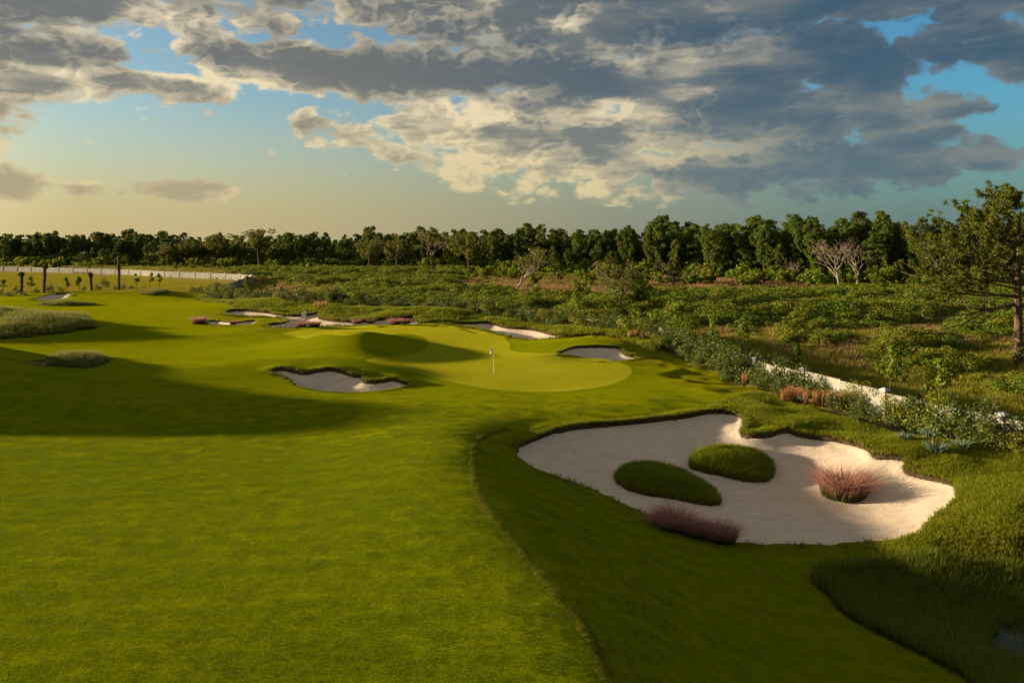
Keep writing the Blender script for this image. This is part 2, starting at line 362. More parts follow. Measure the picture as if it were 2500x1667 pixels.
def vnoise(X, Y, s, seed=0):                      # smooth value noise
    X = np.asarray(X, float)/s+seed*17.3; Y = np.asarray(Y, float)/s+seed*9.1
    ix, iy = np.floor(X).astype(int), np.floor(Y).astype(int); fx, fy = X-ix, Y-iy
    h = lambda a, b: (np.sin(a*127.1+b*311.7+seed*74.7)*43758.5453) % 1.0
    fx, fy = fx*fx*(3-2*fx), fy*fy*(3-2*fy)
    return (h(ix,iy)*(1-fx)+h(ix+1,iy)*fx)*(1-fy)+(h(ix,iy+1)*(1-fx)+h(ix+1,iy+1)*fx)*fy
def sand_h(k, X, Y, s=None):
    dep, wid, lip = BK_PAR[k]
    if s is None: s = sdf(BK[k], X, Y)
    e = np.clip(-s/wid, 0, 1); e = e*e*(3-2*e)
    rip = (vnoise(X, Y, 1.3, 3)-.5)*.07+(vnoise(X, Y, .5, 5)-.5)*.03
    return base_h(X, Y)-.04-dep*e-.10*np.clip(-s/.5, 0, 1)-.45*np.clip(s/.35, 0, 1)+rip*np.clip(-s/.6, 0, 1)
def turf_extra(X, Y, S):                          # lip above the sand
    return sum(BK_PAR[k][2]*np.exp(-(S[k]/.75)**2) for k in S)
def lip_h(k, X, Y, s):                            # raised turf edge, tall on the far rim, low on the near one
    out = np.zeros_like(s); m = np.abs(s) < 3.0
    if m.any():
        gy = (sdf(BK[k], X[m], Y[m]+.12)-s[m])/.12; f = np.clip(.30+.70*gy, .06, 1)
        out[m] = BK_PAR[k][2]*f*np.exp(-(np.maximum(s[m], 0)/.75)**2)
    return out
GRID = {}
def sheet_h(X, Y):                                # height of the ground sheet itself
    xs, ys, Z = GRID['xs'], GRID['ys'], GRID['z']
    i = np.clip(np.searchsorted(xs, X)-1, 0, len(xs)-2); j = np.clip(np.searchsorted(ys, Y)-1, 0, len(ys)-2)
    u = (X-xs[i])/(xs[i+1]-xs[i]); v = (Y-ys[j])/(ys[j+1]-ys[j])
    return (Z[j, i]*(1-u)+Z[j, i+1]*u)*(1-v)+(Z[j+1, i]*(1-u)+Z[j+1, i+1]*u)*v
def ground_h(X, Y):
    X = np.asarray(X, float); Y = np.asarray(Y, float)
    z = sheet_h(X, Y)
    for k in BK:
        lo, hi = BK[k].min(0), BK[k].max(0); m = (X > lo[0]) & (X < hi[0]) & (Y > lo[1]) & (Y < hi[1])
        if not m.any(): continue
        s = sdf(BK[k], X[m], Y[m]); z[m] = np.where(s < 0, sand_h(k, X[m], Y[m], s), z[m])
    return z

# ------------------------------------------------------------------ materials
def mat(name):
    m = bpy.data.materials.new(name); m.use_nodes = True; t = NT(m.node_tree); t.n.clear()
    out = t.node('ShaderNodeOutputMaterial'); return m, t, out
def principled(t, out, col, rough=.8, spec=.2, normal=None, **kw):
    b = t.node('ShaderNodeBsdfPrincipled', {'Base Color': col, 'Roughness': rough, 'Specular IOR Level': spec, **kw})
    if normal is not None: t.l.new(normal, b.inputs['Normal'])
    t.l.new(b.outputs[0], out.inputs[0]); return b
def bump(t, h, strength=.5, dist=.05, normal=None):
    n = t.node('ShaderNodeBump', {'Strength': strength, 'Distance': dist}); t.l.new(h, n.inputs['Height'])
    if normal is not None: t.l.new(normal, n.inputs['Normal'])
    return n.outputs[0]
def blade_normal(t, pos, scale, amt):             # upright blades: facets tilted every way
    nz = t.noise(pos, scale, 2, .6, col=True)
    off = t.vm('SUBTRACT', nz, (.5, .5, .5)); off = t.vm('MULTIPLY', off, (amt, amt, amt*.3))
    g = t.node('ShaderNodeNewGeometry').outputs['Normal']
    return t.vm('NORMALIZE', t.vm('ADD', g, off))

def grass_shader(t, out, c, nrm, sheen=.40):       # short upright blades: a fuzzy surface that catches low light
    b = t.node('ShaderNodeBsdfPrincipled', {'Base Color': c, 'Roughness': .9, 'Specular IOR Level': 0., 'Sheen Weight': sheen, 'Sheen Roughness': .45, 'Sheen Tint': t.mix(.5, c, (.60, .48, .002))})
    t.l.new(nrm, b.inputs['Normal']); t.l.new(b.outputs[0], out.inputs[0])
def turf_material():
    m, t, out = mat('turf')
    pos = t.node('ShaderNodeNewGeometry').outputs['Position']
    rough, scrub, soil = (t.attr(k).outputs['Fac'] for k in ('rough', 'scrub', 'soil'))
    big = t.noise(pos, .12, 4, .55); mid = t.noise(pos, .9, 4, .6); fine = t.noise(pos, 9, 4, .65)
    streak = t.noise(t.vm('MULTIPLY', pos, (.25, 1.6, .6)), 1.0, 5, .62)
    vfine = t.noise(pos, 30, 3, .7)
    c = t.mix(t.sstep(big, .3, .7), (.122, .160, .002), (.162, .178, .002))
    c = t.mix(t.sstep(streak, .42, .68), c, (.088, .138, .002))
    c = t.mix(t.mul(t.sstep(mid, .55, .8), .45), c, (.190, .165, .006))
    c = t.mix(t.sstep(fine, .35, .70, 0, .65), c, (.062, .094, .001))
    c = t.mix(t.mul(t.sstep(vfine, .42, .72), .45), c, (.23, .25, .008))
    collar = t.attr('collar').outputs['Fac']; c = t.mix(t.mul(collar, .5), c, (.062, .125, .003))
    cr = t.mix(t.sstep(mid, .35, .65), (.090, .125, .003), (.160, .150, .005))
    cr = t.mix(t.sstep(fine, .4, .7, 0, .7), cr, (.035, .045, .004))
    c = t.mix(rough, c, cr)
    cs = t.mix(t.sstep(mid, .3, .7), (.085, .085, .010), (.140, .110, .022))
    cs = t.mix(t.sstep(big, .55, .7), cs, (.16, .12, .045))
    c = t.mix(scrub, c, cs)
    dry = t.attr('dry').outputs['Fac']; dn = t.noise(t.vm('MULTIPLY', pos, (2.2, .55, .5)), 1.3, 6, .65, .4)
    c = t.mix(t.mul(dry, t.sstep(dn, .52, .72, 0, .75)), c, (.150, .085, .018))
    so = t.mix(t.sstep(fine, .35, .7), (.20, .15, .085), (.12, .085, .05))
    c = t.mix(t.sstep(t.add(soil, t.mul(t.sub(mid, .5), .5)), .4, .6), c, so)
    nb = blade_normal(t, pos, 45, 2.2)
    h = t.add(t.mul(fine, .6), t.mul(vfine, .5))
    nrm = bump(t, h, .8, .09, nb)
    sh = t.mul(t.add(.19, t.mul(t.sstep(t.add(t.mul(fine, .5), t.mul(vfine, .5)), .38, .62), .50)), t.sstep(streak, .35, .7, 1.15, .75))
    grass_shader(t, out, c, nrm, sh)
    return m
def green_material():
    m, t, out = mat('putting_green_turf')
    pos = t.node('ShaderNodeNewGeometry').outputs['Position']
    big = t.noise(pos, .22, 3, .5); fine = t.noise(pos, 12, 3, .6)
    wav = t.noise(t.vm('MULTIPLY', pos, (.6, 2.6, 1)), 1.0, 4, .55, 1.0)
    c = t.mix(t.sstep(big, .3, .7), (.178, .188, .010), (.200, .205, .012))
    c = t.mix(t.sstep(wav, .4, .65, 0, .5), c, (.135, .162, .008))
    nb = blade_normal(t, pos, 45, 1.6)
    grass_shader(t, out, c, bump(t, fine, .3, .02, nb))
    return m
def sand_material():
    m, t, out = mat('bunker_sand')
    pos = t.node('ShaderNodeNewGeometry').outputs['Position']
    a = t.noise(t.vm('MULTIPLY', pos, (1, 2.2, 1)), 1.2, 5, .6); b = t.noise(pos, 7, 5, .65)
    rake = t.noise(t.vm('MULTIPLY', pos, (.8, 9, 1)), 1.4, 4, .6, .6)
    c = t.mix(t.sstep(a, .3, .7), (.57, .445, .325), (.65, .52, .39))
    c = t.mix(t.sstep(b, .55, .8, 0, .35), c, (.40, .30, .21))
    nrm = bump(t, t.add(t.mul(b, .4), t.mul(rake, .6)), .7, .11)
    principled(t, out, c, .95, .05, nrm); return m
def soil_material():
    m, t, out = mat('soil')
    pos = t.node('ShaderNodeNewGeometry').outputs['Position']
    n = t.noise(pos, 8, 4, .6)
    principled(t, out, t.mix(t.sstep(n, .35, .7), (.035, .03, .010), (.085, .055, .03)), .95, .05); return m
def leaf_material(name, c1, c2, trans=.35, scale=2.0, rnd=.35, rough=.6):
    m, t, out = mat(name)
    g = t.node('ShaderNodeNewGeometry'); oi = t.node('ShaderNodeObjectInfo')
    ri = t.node('ShaderNodeNewGeometry').outputs['Random Per Island']
    n = t.noise(g.outputs['Position'], scale, 3, .6)
    c = t.mix(t.sstep(t.add(t.mul(n, .6), t.mul(ri, .4)), .3, .7), c1, c2)
    v = t.add(1-rnd/2, t.mul(oi.outputs['Random'], rnd))
    hs = t.node('ShaderNodeHueSaturation', {'Color': c, 'Value': v, 'Hue': t.add(.49, t.mul(oi.outputs['Random'], .02))})
    c = hs.outputs[0]
    b = t.node('ShaderNodeBsdfPrincipled', {'Base Color': c, 'Roughness': rough, 'Specular IOR Level': .2})
    tr = t.node('ShaderNodeBsdfTranslucent', {'Color': t.mix(.5, c, (.25, .24, .01))})
    mx = t.node('ShaderNodeMixShader', {0: trans}); t.l.new(b.outputs[0], mx.inputs[1]); t.l.new(tr.outputs[0], mx.inputs[2])
    t.l.new(mx.outputs[0], out.inputs[0]); return m
def blade_material(name, root, tip, trans=.4, rnd=.3):   # colour changes along the blade's own height
    m, t, out = mat(name)
    h = t.attr('h').outputs['Fac']; oi = t.node('ShaderNodeObjectInfo')
    ri = t.node('ShaderNodeNewGeometry').outputs['Random Per Island']
    c = t.mix(t.sstep(h, .1, .8), root, tip)
    v = t.add(1-rnd, t.add(t.mul(oi.outputs['Random'], rnd), t.mul(ri, rnd)))
    c = t.node('ShaderNodeHueSaturation', {'Color': c, 'Value': v}).outputs[0]
    b = t.node('ShaderNodeBsdfPrincipled', {'Base Color': c, 'Roughness': .6, 'Specular IOR Level': .15})
    tr = t.node('ShaderNodeBsdfTranslucent', {'Color': c})
    mx = t.node('ShaderNodeMixShader', {0: trans}); t.l.new(b.outputs[0], mx.inputs[1]); t.l.new(tr.outputs[0], mx.inputs[2])
    t.l.new(mx.outputs[0], out.inputs[0]); return m
def plain_material(name, c1, c2, scale=6., rough=.8, stretch=(1, 1, 1), bmp=.3, spec=.2):
    m, t, out = mat(name)
    pos = t.node('ShaderNodeTexCoord').outputs['Object']
    n = t.noise(t.vm('MULTIPLY', pos, stretch), scale, 5, .6)
    principled(t, out, t.mix(t.sstep(n, .3, .7), c1, c2), rough, spec, bump(t, n, bmp, .03)); return m
def wall_material():
    m, t, out = mat('cream_wall')
    pos = t.node('ShaderNodeNewGeometry').outputs['Position']
    a = t.noise(pos, .7, 4, .6); b = t.noise(t.vm('MULTIPLY', pos, (3, 3, .35)), 2.0, 5, .65)
    c = t.mix(t.sstep(a, .3, .7), (.25, .228, .182), (.31, .285, .23)); c = t.mix(t.sstep(b, .52, .75, 0, .45), c, (.22, .19, .14))
    principled(t, out, c, .85, .1); return m
M = dict(turf=turf_material(), green=green_material(), sand=sand_material(), soil=soil_material(),
    pine=leaf_material('pine_needles', (.034, .072, .007), (.118, .170, .014), .28, 1.2),
    pine2=leaf_material('pine_needles_yellow', (.058, .088, .007), (.170, .195, .016), .3, 1.2),
    oak=leaf_material('oak_leaves', (.075, .075, .012), (.185, .160, .022), .3, .8),
    shrub=leaf_material('shrub_leaves', (.055, .105, .007), (.200, .260, .014), .38, .7),
    shrub2=leaf_material('shrub_leaves_olive', (.10, .13, .010), (.28, .265, .020), .38, .7),
    dead=leaf_material('dry_leaves', (.12, .07, .03), (.20, .12, .06), .3, 1.0),
    myrtle=leaf_material('planted_shrub_leaves', (.040, .068, .014), (.125, .150, .026), .25, 3.),
    bark=plain_material('bark', (.06, .042, .03), (.16, .10, .065), 9, .95, (1, 1, .25), .8, .05),
    barkpine=plain_material('pine_bark', (.060, .040, .028), (.165, .100, .068), 7, .95, (1, 1, .3), .9, .05),
    barkpale=plain_material('pale_dead_wood', (.17, .125, .095), (.29, .225, .17), 6, .9, (1, 1, .3), .5, .05),
    wall=wall_material(),
    cap=plain_material('wall_cap', (.36, .38, .40), (.44, .46, .47), 2, .7),
    white=plain_material('white_plastic', (.78, .77, .73), (.84, .83, .79), 3, .5),
    mown=blade_material('mown_grass', (.068, .108, .002), (.178, .222, .003), .45, .3),
    grassr=blade_material('rough_grass', (.11, .070, .022), (.225, .245, .009)),
    grassl=blade_material('lip_grass', (.13, .078, .034), (.215, .240, .010)),
    grassy=blade_material('meadow_grass', (.09, .100, .012), (.27, .245, .022)),
    grassb=blade_material('dry_meadow_grass', (.13, .085, .03), (.36, .22, .09)),
    grasst=blade_material('tall_pale_grass', (.08, .090, .012), (.24, .235, .05)),
    reed=blade_material('pond_reed', (.08, .070, .014), (.165, .195, .018)),
    muhly=blade_material('pink_muhly', (.075, .085, .02), (.46, .22, .17), .45),
    orange=blade_material('orange_bluestem', (.20, .095, .035), (.50, .25, .10), .35),
    agave=blade_material('blue_agave', (.06, .085, .05), (.16, .21, .14), .15),
    palm=leaf_material('palm_fronds', (.03, .042, .008), (.085, .09, .014), .25, 1.))

# ------------------------------------------------------------------ ground sheet, putting green, bunkers
def axis(lo, f0, f1, hi, step, g):
    a = list(np.arange(f0, f1, step)); s = step
    while a[-1] < hi: s *= g; a.append(a[-1]+s)
    s = step
    while a[0] > lo: s *= g; a.insert(0, a[0]-s)
    return np.array(a)
def clip(V, T, s, attrs):                         # split triangles on s = 0; returns the s>0 and s<0 sheets
    st = s[T]; pos = st > 0; n = pos.sum(1)
    res = []
    for side in (True, False):
        full = T[n == (3 if side else 0)]
        cut = T[(n > 0) & (n < 3)]; cs = s[cut]
        cp = (cs > 0) if side else (cs <= 0); k = cp.sum(1)
        newV, newA, tri = [], {a: [] for a in attrs}, []
        one, two = cut[k == 1], cut[k == 2]
        def rot(c, lone):
            i = lone.argmax(1); r = np.arange(len(c))
            return c[r, i], c[r, (i+1) % 3], c[r, (i+2) % 3]
        cnt = len(V); VV = [V]; AA = {a: [attrs[a]] for a in attrs}; S = [s]
        def mid(p, q):
            nonlocal cnt
            f = (s[p]/(s[p]-s[q]+1e-12))[:, None]
            VV.append(V[p]+(V[q]-V[p])*f)
            for a in attrs: AA[a].append(attrs[a][p]+(attrs[a][q]-attrs[a][p])*f[:, 0])
            S.append(np.zeros(len(p))); ids = cnt+np.arange(len(p)); cnt += len(p); return ids
        tris = [full]; edges = []
        if len(one):
            a, b, c = rot(one, (s[one] > 0) == side)
            ab, ac = mid(a, b), mid(a, c); tris.append(np.c_[a, ab, ac]); edges.append(np.c_[ab, ac])
        if len(two):
            a, b, c = rot(two, (s[two] > 0) != side)
            ab, ac = mid(a, b), mid(a, c); tris += [np.c_[ab, b, c], np.c_[ab, c, ac]]; edges.append(np.c_[ac, ab])
        Tn = np.vstack(tris); Vn = np.vstack(VV); E = np.vstack(edges) if edges else np.zeros((0, 2), int)
        use = np.unique(np.r_[Tn.ravel(), E.ravel()]); mp = np.full(len(Vn), -1); mp[use] = np.arange(len(use))
        res.append((Vn[use], mp[Tn], np.concatenate(S)[use], {a: np.concatenate(AA[a])[use] for a in attrs}, mp[E]))
    return res

def build_ground():
    xs = axis(-3500, -13, 27, 3500, .2, 1.03); ys = axis(-200, 16.5, 62, 4500, .17, 1.025)
    X, Y = np.meshgrid(xs, ys); nx, ny = len(xs), len(ys)
    X, Y = X.ravel(), Y.ravel()
    S = {k: sdf(BK[k], X, Y) for k in BK}
    Sd = np.min([S[k] for k in S], 0)
    ragged = (vnoise(X, Y, .55, 1)-.5)*.28*np.clip(1-(Y-40)/60, .4, 1)
    z = base_h(X, Y)
    lip = np.zeros_like(z)
    for k in S: lip = np.maximum(lip, lip_h(k, X, Y, S[k]))
    z = z+lip
    ws = np.full(len(X), -20.); near = (np.abs(X) < 320) & (Y < 420) & (Y > -30)
    ws[near] = wall_side(X[near], Y[near]); ws[~near & (Y > 200)] = 20; ws[~near & (X > 60)] = 20
    scrub = np.clip(ws/1.2+.8, 0, 1)
    left = np.clip((Y-151-.12*X)/6, 0, 1)*(X < -40)       # open rough field behind the far green
    scrub = np.maximum(scrub, left)
    rough = np.clip(1-(-ws-5.0-3*vnoise(X, Y, 6, 2))/2.0, 0, 1)*(Y < 170)
    for k, wd in (('big', .45), ('waste', 3.0), ('strip', 1.5), ('back', 1.6)):
        rough = np.maximum(rough, np.clip(1-(S[k]-wd)/.8, 0, 1))
    rb = sdf(RIGHT_ROUGH, X, Y); rough = np.maximum(rough, np.clip(.5-rb/1.0, 0, 1))
    rb = sdf(BACK_ROUGH, X, Y); rough = np.maximum(rough, np.clip(.5-rb/1.5, 0, 1))
    soil = np.clip(1-np.abs(ws+1.6)/1.6, 0, 1)*(Y < 150)
    far_dirt = np.clip(1-np.abs(ws+5)/5, 0, 1)*(Y > 205)*.9+np.clip(1-np.abs(Y-178-.1*X)/5, 0, 1)*(X < -70)*.55
    soil = np.maximum(soil, far_dirt)
    dry = np.clip(.5-sdf(SLOPE, X, Y)/1.2, 0, 1)
    for p in GRASS_SAND: soil = np.maximum(soil, np.clip(.6-sdf(p, X, Y)/.6, 0, 1)*.8)
    z += ((vnoise(X, Y, 2.2, 4)-.5)*.34+(vnoise(X, Y, .8, 6)-.5)*.10)*rough*np.clip(Sd/.8, 0, 1)*(ws < -1)+(vnoise(X, Y, 3.1, 8)-.5)*.04
    GRID.update(xs=xs, ys=ys, z=z.reshape(ny, nx))
    idx = np.arange(nx*ny).reshape(ny, nx)
    a, b, c, d = idx[:-1,:-1].ravel(), idx[:-1,1:].ravel(), idx[1:,1:].ravel(), idx[1:,:-1].ravel()
    T = np.vstack([np.c_[a, b, c], np.c_[a, c, d]])
    V = np.c_[X, Y, z]
    at = dict(rough=rough, scrub=scrub, soil=soil, dry=dry, collar=np.exp(-(np.maximum(sdf(GREEN, X, Y), 0)/.9)**2), sd=Sd+np.where(np.abs(Sd) < 1, ragged, 0))
    gs = sdf(GREEN, X, Y)
    rest, grn = clip(V, T, gs, at)
    V2, T2, _, A2, _ = grn
    g = obj('putting_green', mesh_np('putting_green', V2, T2, [M['green']], True)); tag(g, 'pale smooth putting green around the flagstick', kind='structure')
    V1, T1, _, A1, _ = rest
    turf, _ = clip(V1, T1, A1['sd'], A1)
    V3, T3, _, A3, E = turf
    # soil face under the turf edge
    n0 = len(V3); ev = np.unique(E); mp = np.full(n0, -1); mp[ev] = n0+np.arange(len(ev))
    low = V3[ev].copy(); low[:, 2] -= .45
    skirt = np.vstack([np.c_[E[:,0], mp[E[:,1]], E[:,1]], np.c_[E[:,0], mp[E[:,0]], mp[E[:,1]]]])
    A4 = {k: np.r_[A3[k], A3[k][ev]] for k in A3}; A4.pop('sd')
    midx = np.r_[np.zeros(len(T3), int), np.ones(len(skirt), int)]
    g = obj('ground', mesh_np('ground', np.vstack([V3, low]), np.vstack([T3, skirt]), [M['turf'], M['soil']], True, A4, midx))
    tag(g, 'mown fairway, rough and wild ground of the golf course', kind='structure')
def build_bunkers():
    labels = {'big': 'large pale sand bunker with two grass islands', 'left': 'sand bunker cut into the shaded bank beside the central mound',
              'right': 'small sand bunker cut into the bank between green and boundary wall', 'back': 'long sunlit sand bunker behind the green under a rough bank',
              'waste': 'sprawling sand bunker winding between rough mounds and pink grasses', 'strip': 'narrow sand strip under a low turf peninsula', 'far': 'sand bunker beside the far fairway below the bare palm trunks'}
    for k in BK:
        lo, hi = BK[k].min(0)-.8, BK[k].max(0)+.8
        st = .14 if k == 'big' else max(.16, (hi-lo).max()/160)
        xs, ys = np.arange(lo[0], hi[0], st), np.arange(lo[1], hi[1], st)
        X, Y = np.meshgrid(xs, ys); nx, ny = len(xs), len(ys); X, Y = X.ravel(), Y.ravel()
        s = sdf(BK[k], X, Y)
        idx = np.arange(nx*ny).reshape(ny, nx)
        a, b, c, d = idx[:-1,:-1].ravel(), idx[:-1,1:].ravel(), idx[1:,1:].ravel(), idx[1:,:-1].ravel()
        V = np.c_[X, Y, sand_h(k, X, Y, s)]
        sheet, _ = clip(V, np.vstack([np.c_[a, b, c], np.c_[a, c, d]]), .4-s, {})
        o = obj('sand_bunker', mesh_np('sand_bunker', sheet[0], sheet[1], [M['sand']], True))
        tag(o, labels[k], kind='structure')
GRASS_PX = [[(-60,790),(0,783),(90,778),(190,782),(232,797),(200,806),(120,818),(0,828),(-60,832)],
            [(60,882),(120,872),(200,870),(250,873),(262,882),(225,897),(150,896),(90,890)],
            [(95,744),(140,738),(200,739),(232,743),(200,747),(140,747)],
            [(-40,772),(0,762),(50,762),(66,768),(30,776),(-40,783)],
            [(345,717),(370,711),(405,710),(406,717),(370,722)]]
GRASS_POLY = [smooth_poly(np.array(hits(p))[:, :2], n=4) for p in GRASS_PX]
GRASS_SAND = GRASS_POLY[1:4]
REEDS = smooth_poly(np.array(hits([(1985,1405),(2100,1385),(2250,1370),(2420,1385),(2600,1420),(2750,1600),(2700,1800),(2480,1760),(2350,1652),(2200,1572),(2075,1505),(2020,1450)]))[:, :2], n=3)
EDGE = smooth_poly(np.array(hits([(1240,1048),(1190,1062),(1160,1081),(1155,1130),(1156,1179),(1183,1238),(1238,1306),(1298,1374),(1340,1430),(1391,1489),(1442,1557),(1472,1617),(1483,1667),(1500,1760)]))[:, :2], closed=False, n=6)
SLOPE = smooth_poly(np.array(hits([(1170,1110),(1280,1150),(1550,1255),(1850,1345),(2250,1325),(2000,1400),(2080,1505),(2300,1640),(2380,1700),(1560,1700),(1440,1500),(1300,1340),(1190,1200)]))[:, :2], n=3)
RIGHT_ROUGH = smooth_poly(np.array(hits([(1735,1000),(1780,975),(1850,960),(1930,985),(2030,1020),(2140,1050),(2300,1085),(2500,1110),(2700,1150),(2700,1420),(2420,1385),(2250,1375),(2150,1345),(2262,1290),(2350,1200),(2215,1130),(2125,1100),(1925,1058),(1800,1010)]))[:, :2], n=3)
BACK_ROUGH = smooth_poly(np.array(hits([(480,728),(560,742),(600,755),(660,764),(780,764),(782,776),(850,786),(930,780),(1010,776),(1020,790),(1080,789),(1180,788),(1240,800),(1300,804),(1365,820),(1470,822),(1540,835),(1600,860),(1560,815),(1450,792),(1300,778),(1100,762),(900,752),(700,740),(560,728)]))[:, :2], n=3)
build_ground(); build_bunkers()
#@@VEG
# ------------------------------------------------------------------ vegetation builders
RNG = np.random.default_rng(11)
def blades(n, height, spread, lean, width, seed, curve=1.0, hvar=.35, dome=0.):
    r = np.random.default_rng(seed)
    rad = spread*np.sqrt(r.random(n)); th = r.random(n)*2*np.pi
    bx, by = rad*np.cos(th), rad*np.sin(th)
    az = th+r.normal(0, .9, n) if spread > 0 else r.random(n)*2*np.pi
    ln = lean*(.25+.75*r.random(n))*(1 if not dome else .35+1.0*rad/spread)
    hh = height*(1-hvar*r.random(n))*(1-dome*(rad/max(spread, 1e-6))**2)
    w = width*(.7+.6*r.random(n)); tw = r.random(n)*np.pi
    sx, sy = np.cos(tw)*w/2, np.sin(tw)*w/2
    V = np.zeros((n, 5, 3)); H = np.zeros((n, 5))
    for k, s in ((0, 0.), (1, .55)):
        off = ln*s**(1+curve)*hh; zz = hh*s*(1-.25*ln*s)
        for j, sg in ((0, -1), (1, 1)):
            f = 1 if s == 0 else .8
            V[:, k*2+j] = np.c_[bx+np.cos(az)*off+sg*sx*f, by+np.sin(az)*off+sg*sy*f, zz]; H[:, k*2+j] = s
    off = ln*hh; V[:, 4] = np.c_[bx+np.cos(az)*off, by+np.sin(az)*off, hh*(1-.25*ln)]; H[:, 4] = 1
    o = (np.arange(n)*5)[:, None]
    return V.reshape(-1, 3), o+np.array([[0, 1, 3, 2]]), o+np.array([[2, 3, 4]]), H.ravel()
def tuft_mesh(name, m, *a, **k):
    V, Q, T, H = blades(*a, **k); V[:, 2] -= .02
    return mesh_np(name, V, [Q, T], [m], False, {'h': H})
def scatter(name, meshes, P, rz, sc, idx=None, tilt=None):
    """one 'stuff' object: many small plants set on given points"""
    P = np.asarray(P, np.float32); n = len(P)
    src = bpy.data.collections.new(name+'_source')
    for i, me in enumerate(meshes):
        o = bpy.data.objects.new('%s_kind_%02d' % (name, i), me); src.objects.link(o)
    me = bpy.data.meshes.new(name); me.vertices.add(n); me.vertices.foreach_set('co', P.ravel())
    if idx is None: idx = RNG.integers(0, len(meshes), n)
    tilt = np.zeros((n, 2)) if tilt is None else tilt
    rot = np.c_[tilt, rz].astype(np.float32)
    sc = np.asarray(sc, np.float32); sc = np.repeat(sc[:, None], 3, 1) if sc.ndim == 1 else sc
    at = me.attributes.new('rot', 'FLOAT_VECTOR', 'POINT'); at.data.foreach_set('vector', rot.ravel())
    at = me.attributes.new('scl', 'FLOAT_VECTOR', 'POINT'); at.data.foreach_set('vector', sc.astype(np.float32).ravel())
    at = me.attributes.new('kind', 'INT', 'POINT'); at.data.foreach_set('value', np.asarray(idx, np.int32))
    o = obj(name, me)
    ng = bpy.data.node_groups.new(name, 'GeometryNodeTree')
    ng.interface.new_socket('Geometry', in_out='INPUT', socket_type='NodeSocketGeometry')
    ng.interface.new_socket('Geometry', in_out='OUTPUT', socket_type='NodeSocketGeometry')
    N = ng.nodes; L = ng.links
    gi, go = N.new('NodeGroupInput'), N.new('NodeGroupOutput')
    ci = N.new('GeometryNodeCollectionInfo'); ci.inputs['Collection'].default_value = src
    ci.inputs['Separate Children'].default_value = True; ci.inputs['Reset Children'].default_value = True
    ip = N.new('GeometryNodeInstanceOnPoints'); ip.inputs['Pick Instance'].default_value = True
    def na(nm, ty):
        a = N.new('GeometryNodeInputNamedAttribute'); a.data_type = ty; a.inputs['Name'].default_value = nm
        return a.outputs[0]
    L.new(gi.outputs[0], ip.inputs['Points']); L.new(ci.outputs[0], ip.inputs['Instance'])
    L.new(na('kind', 'INT'), ip.inputs['Instance Index']); L.new(na('rot', 'FLOAT_VECTOR'), ip.inputs['Rotation'])
    L.new(na('scl', 'FLOAT_VECTOR'), ip.inputs['Scale']); L.new(ip.outputs[0], go.inputs[0])
    md = o.modifiers.new('scatter', 'NODES'); md.node_group = ng
    return o
def leaves(centers, rad, n, size, r, flat=.35, squash=1.0, aspect=1.6):
    """n leaf quads round every clump centre"""
    C = np.repeat(np.asarray(centers, float), n, 0); Rr = np.repeat(np.broadcast_to(rad, (len(centers),)), n)
    d = r.normal(size=C.shape); d /= np.linalg.norm(d, axis=1)[:, None]
    p = C+d*(Rr*(.45+.55*r.random(len(C))**.5))[:, None]*np.array([1, 1, squash])
    nn = d+r.normal(0, .7, C.shape)+np.array([0, 0, flat]); nn /= np.linalg.norm(nn, axis=1)[:, None]
    a = np.cross(nn, r.normal(size=C.shape)); a /= np.linalg.norm(a, axis=1)[:, None]; b = np.cross(nn, a)
    s = size*(.6+.8*r.random(len(C)))[:, None]
    V = np.stack([p-a*s*aspect*.5, p-b*s*.5, p+a*s*aspect*.5, p+b*s*.5], 1).reshape(-1, 3)
    return V, np.arange(len(V)).reshape(-1, 4)
def limb(r, p0, d, length, r0, r1, n=5, bend=.25, up=.0):
    P = [np.asarray(p0, float)]; d = np.asarray(d, float)/np.linalg.norm(d)
    for i in range(n-1):
        d = d+r.normal(0, bend, 3)*.35+np.array([0, 0, up]); d /= np.linalg.norm(d)
        P.append(P[-1]+d*length/(n-1))
    return np.array(P), np.linspace(r0, r1, n), d
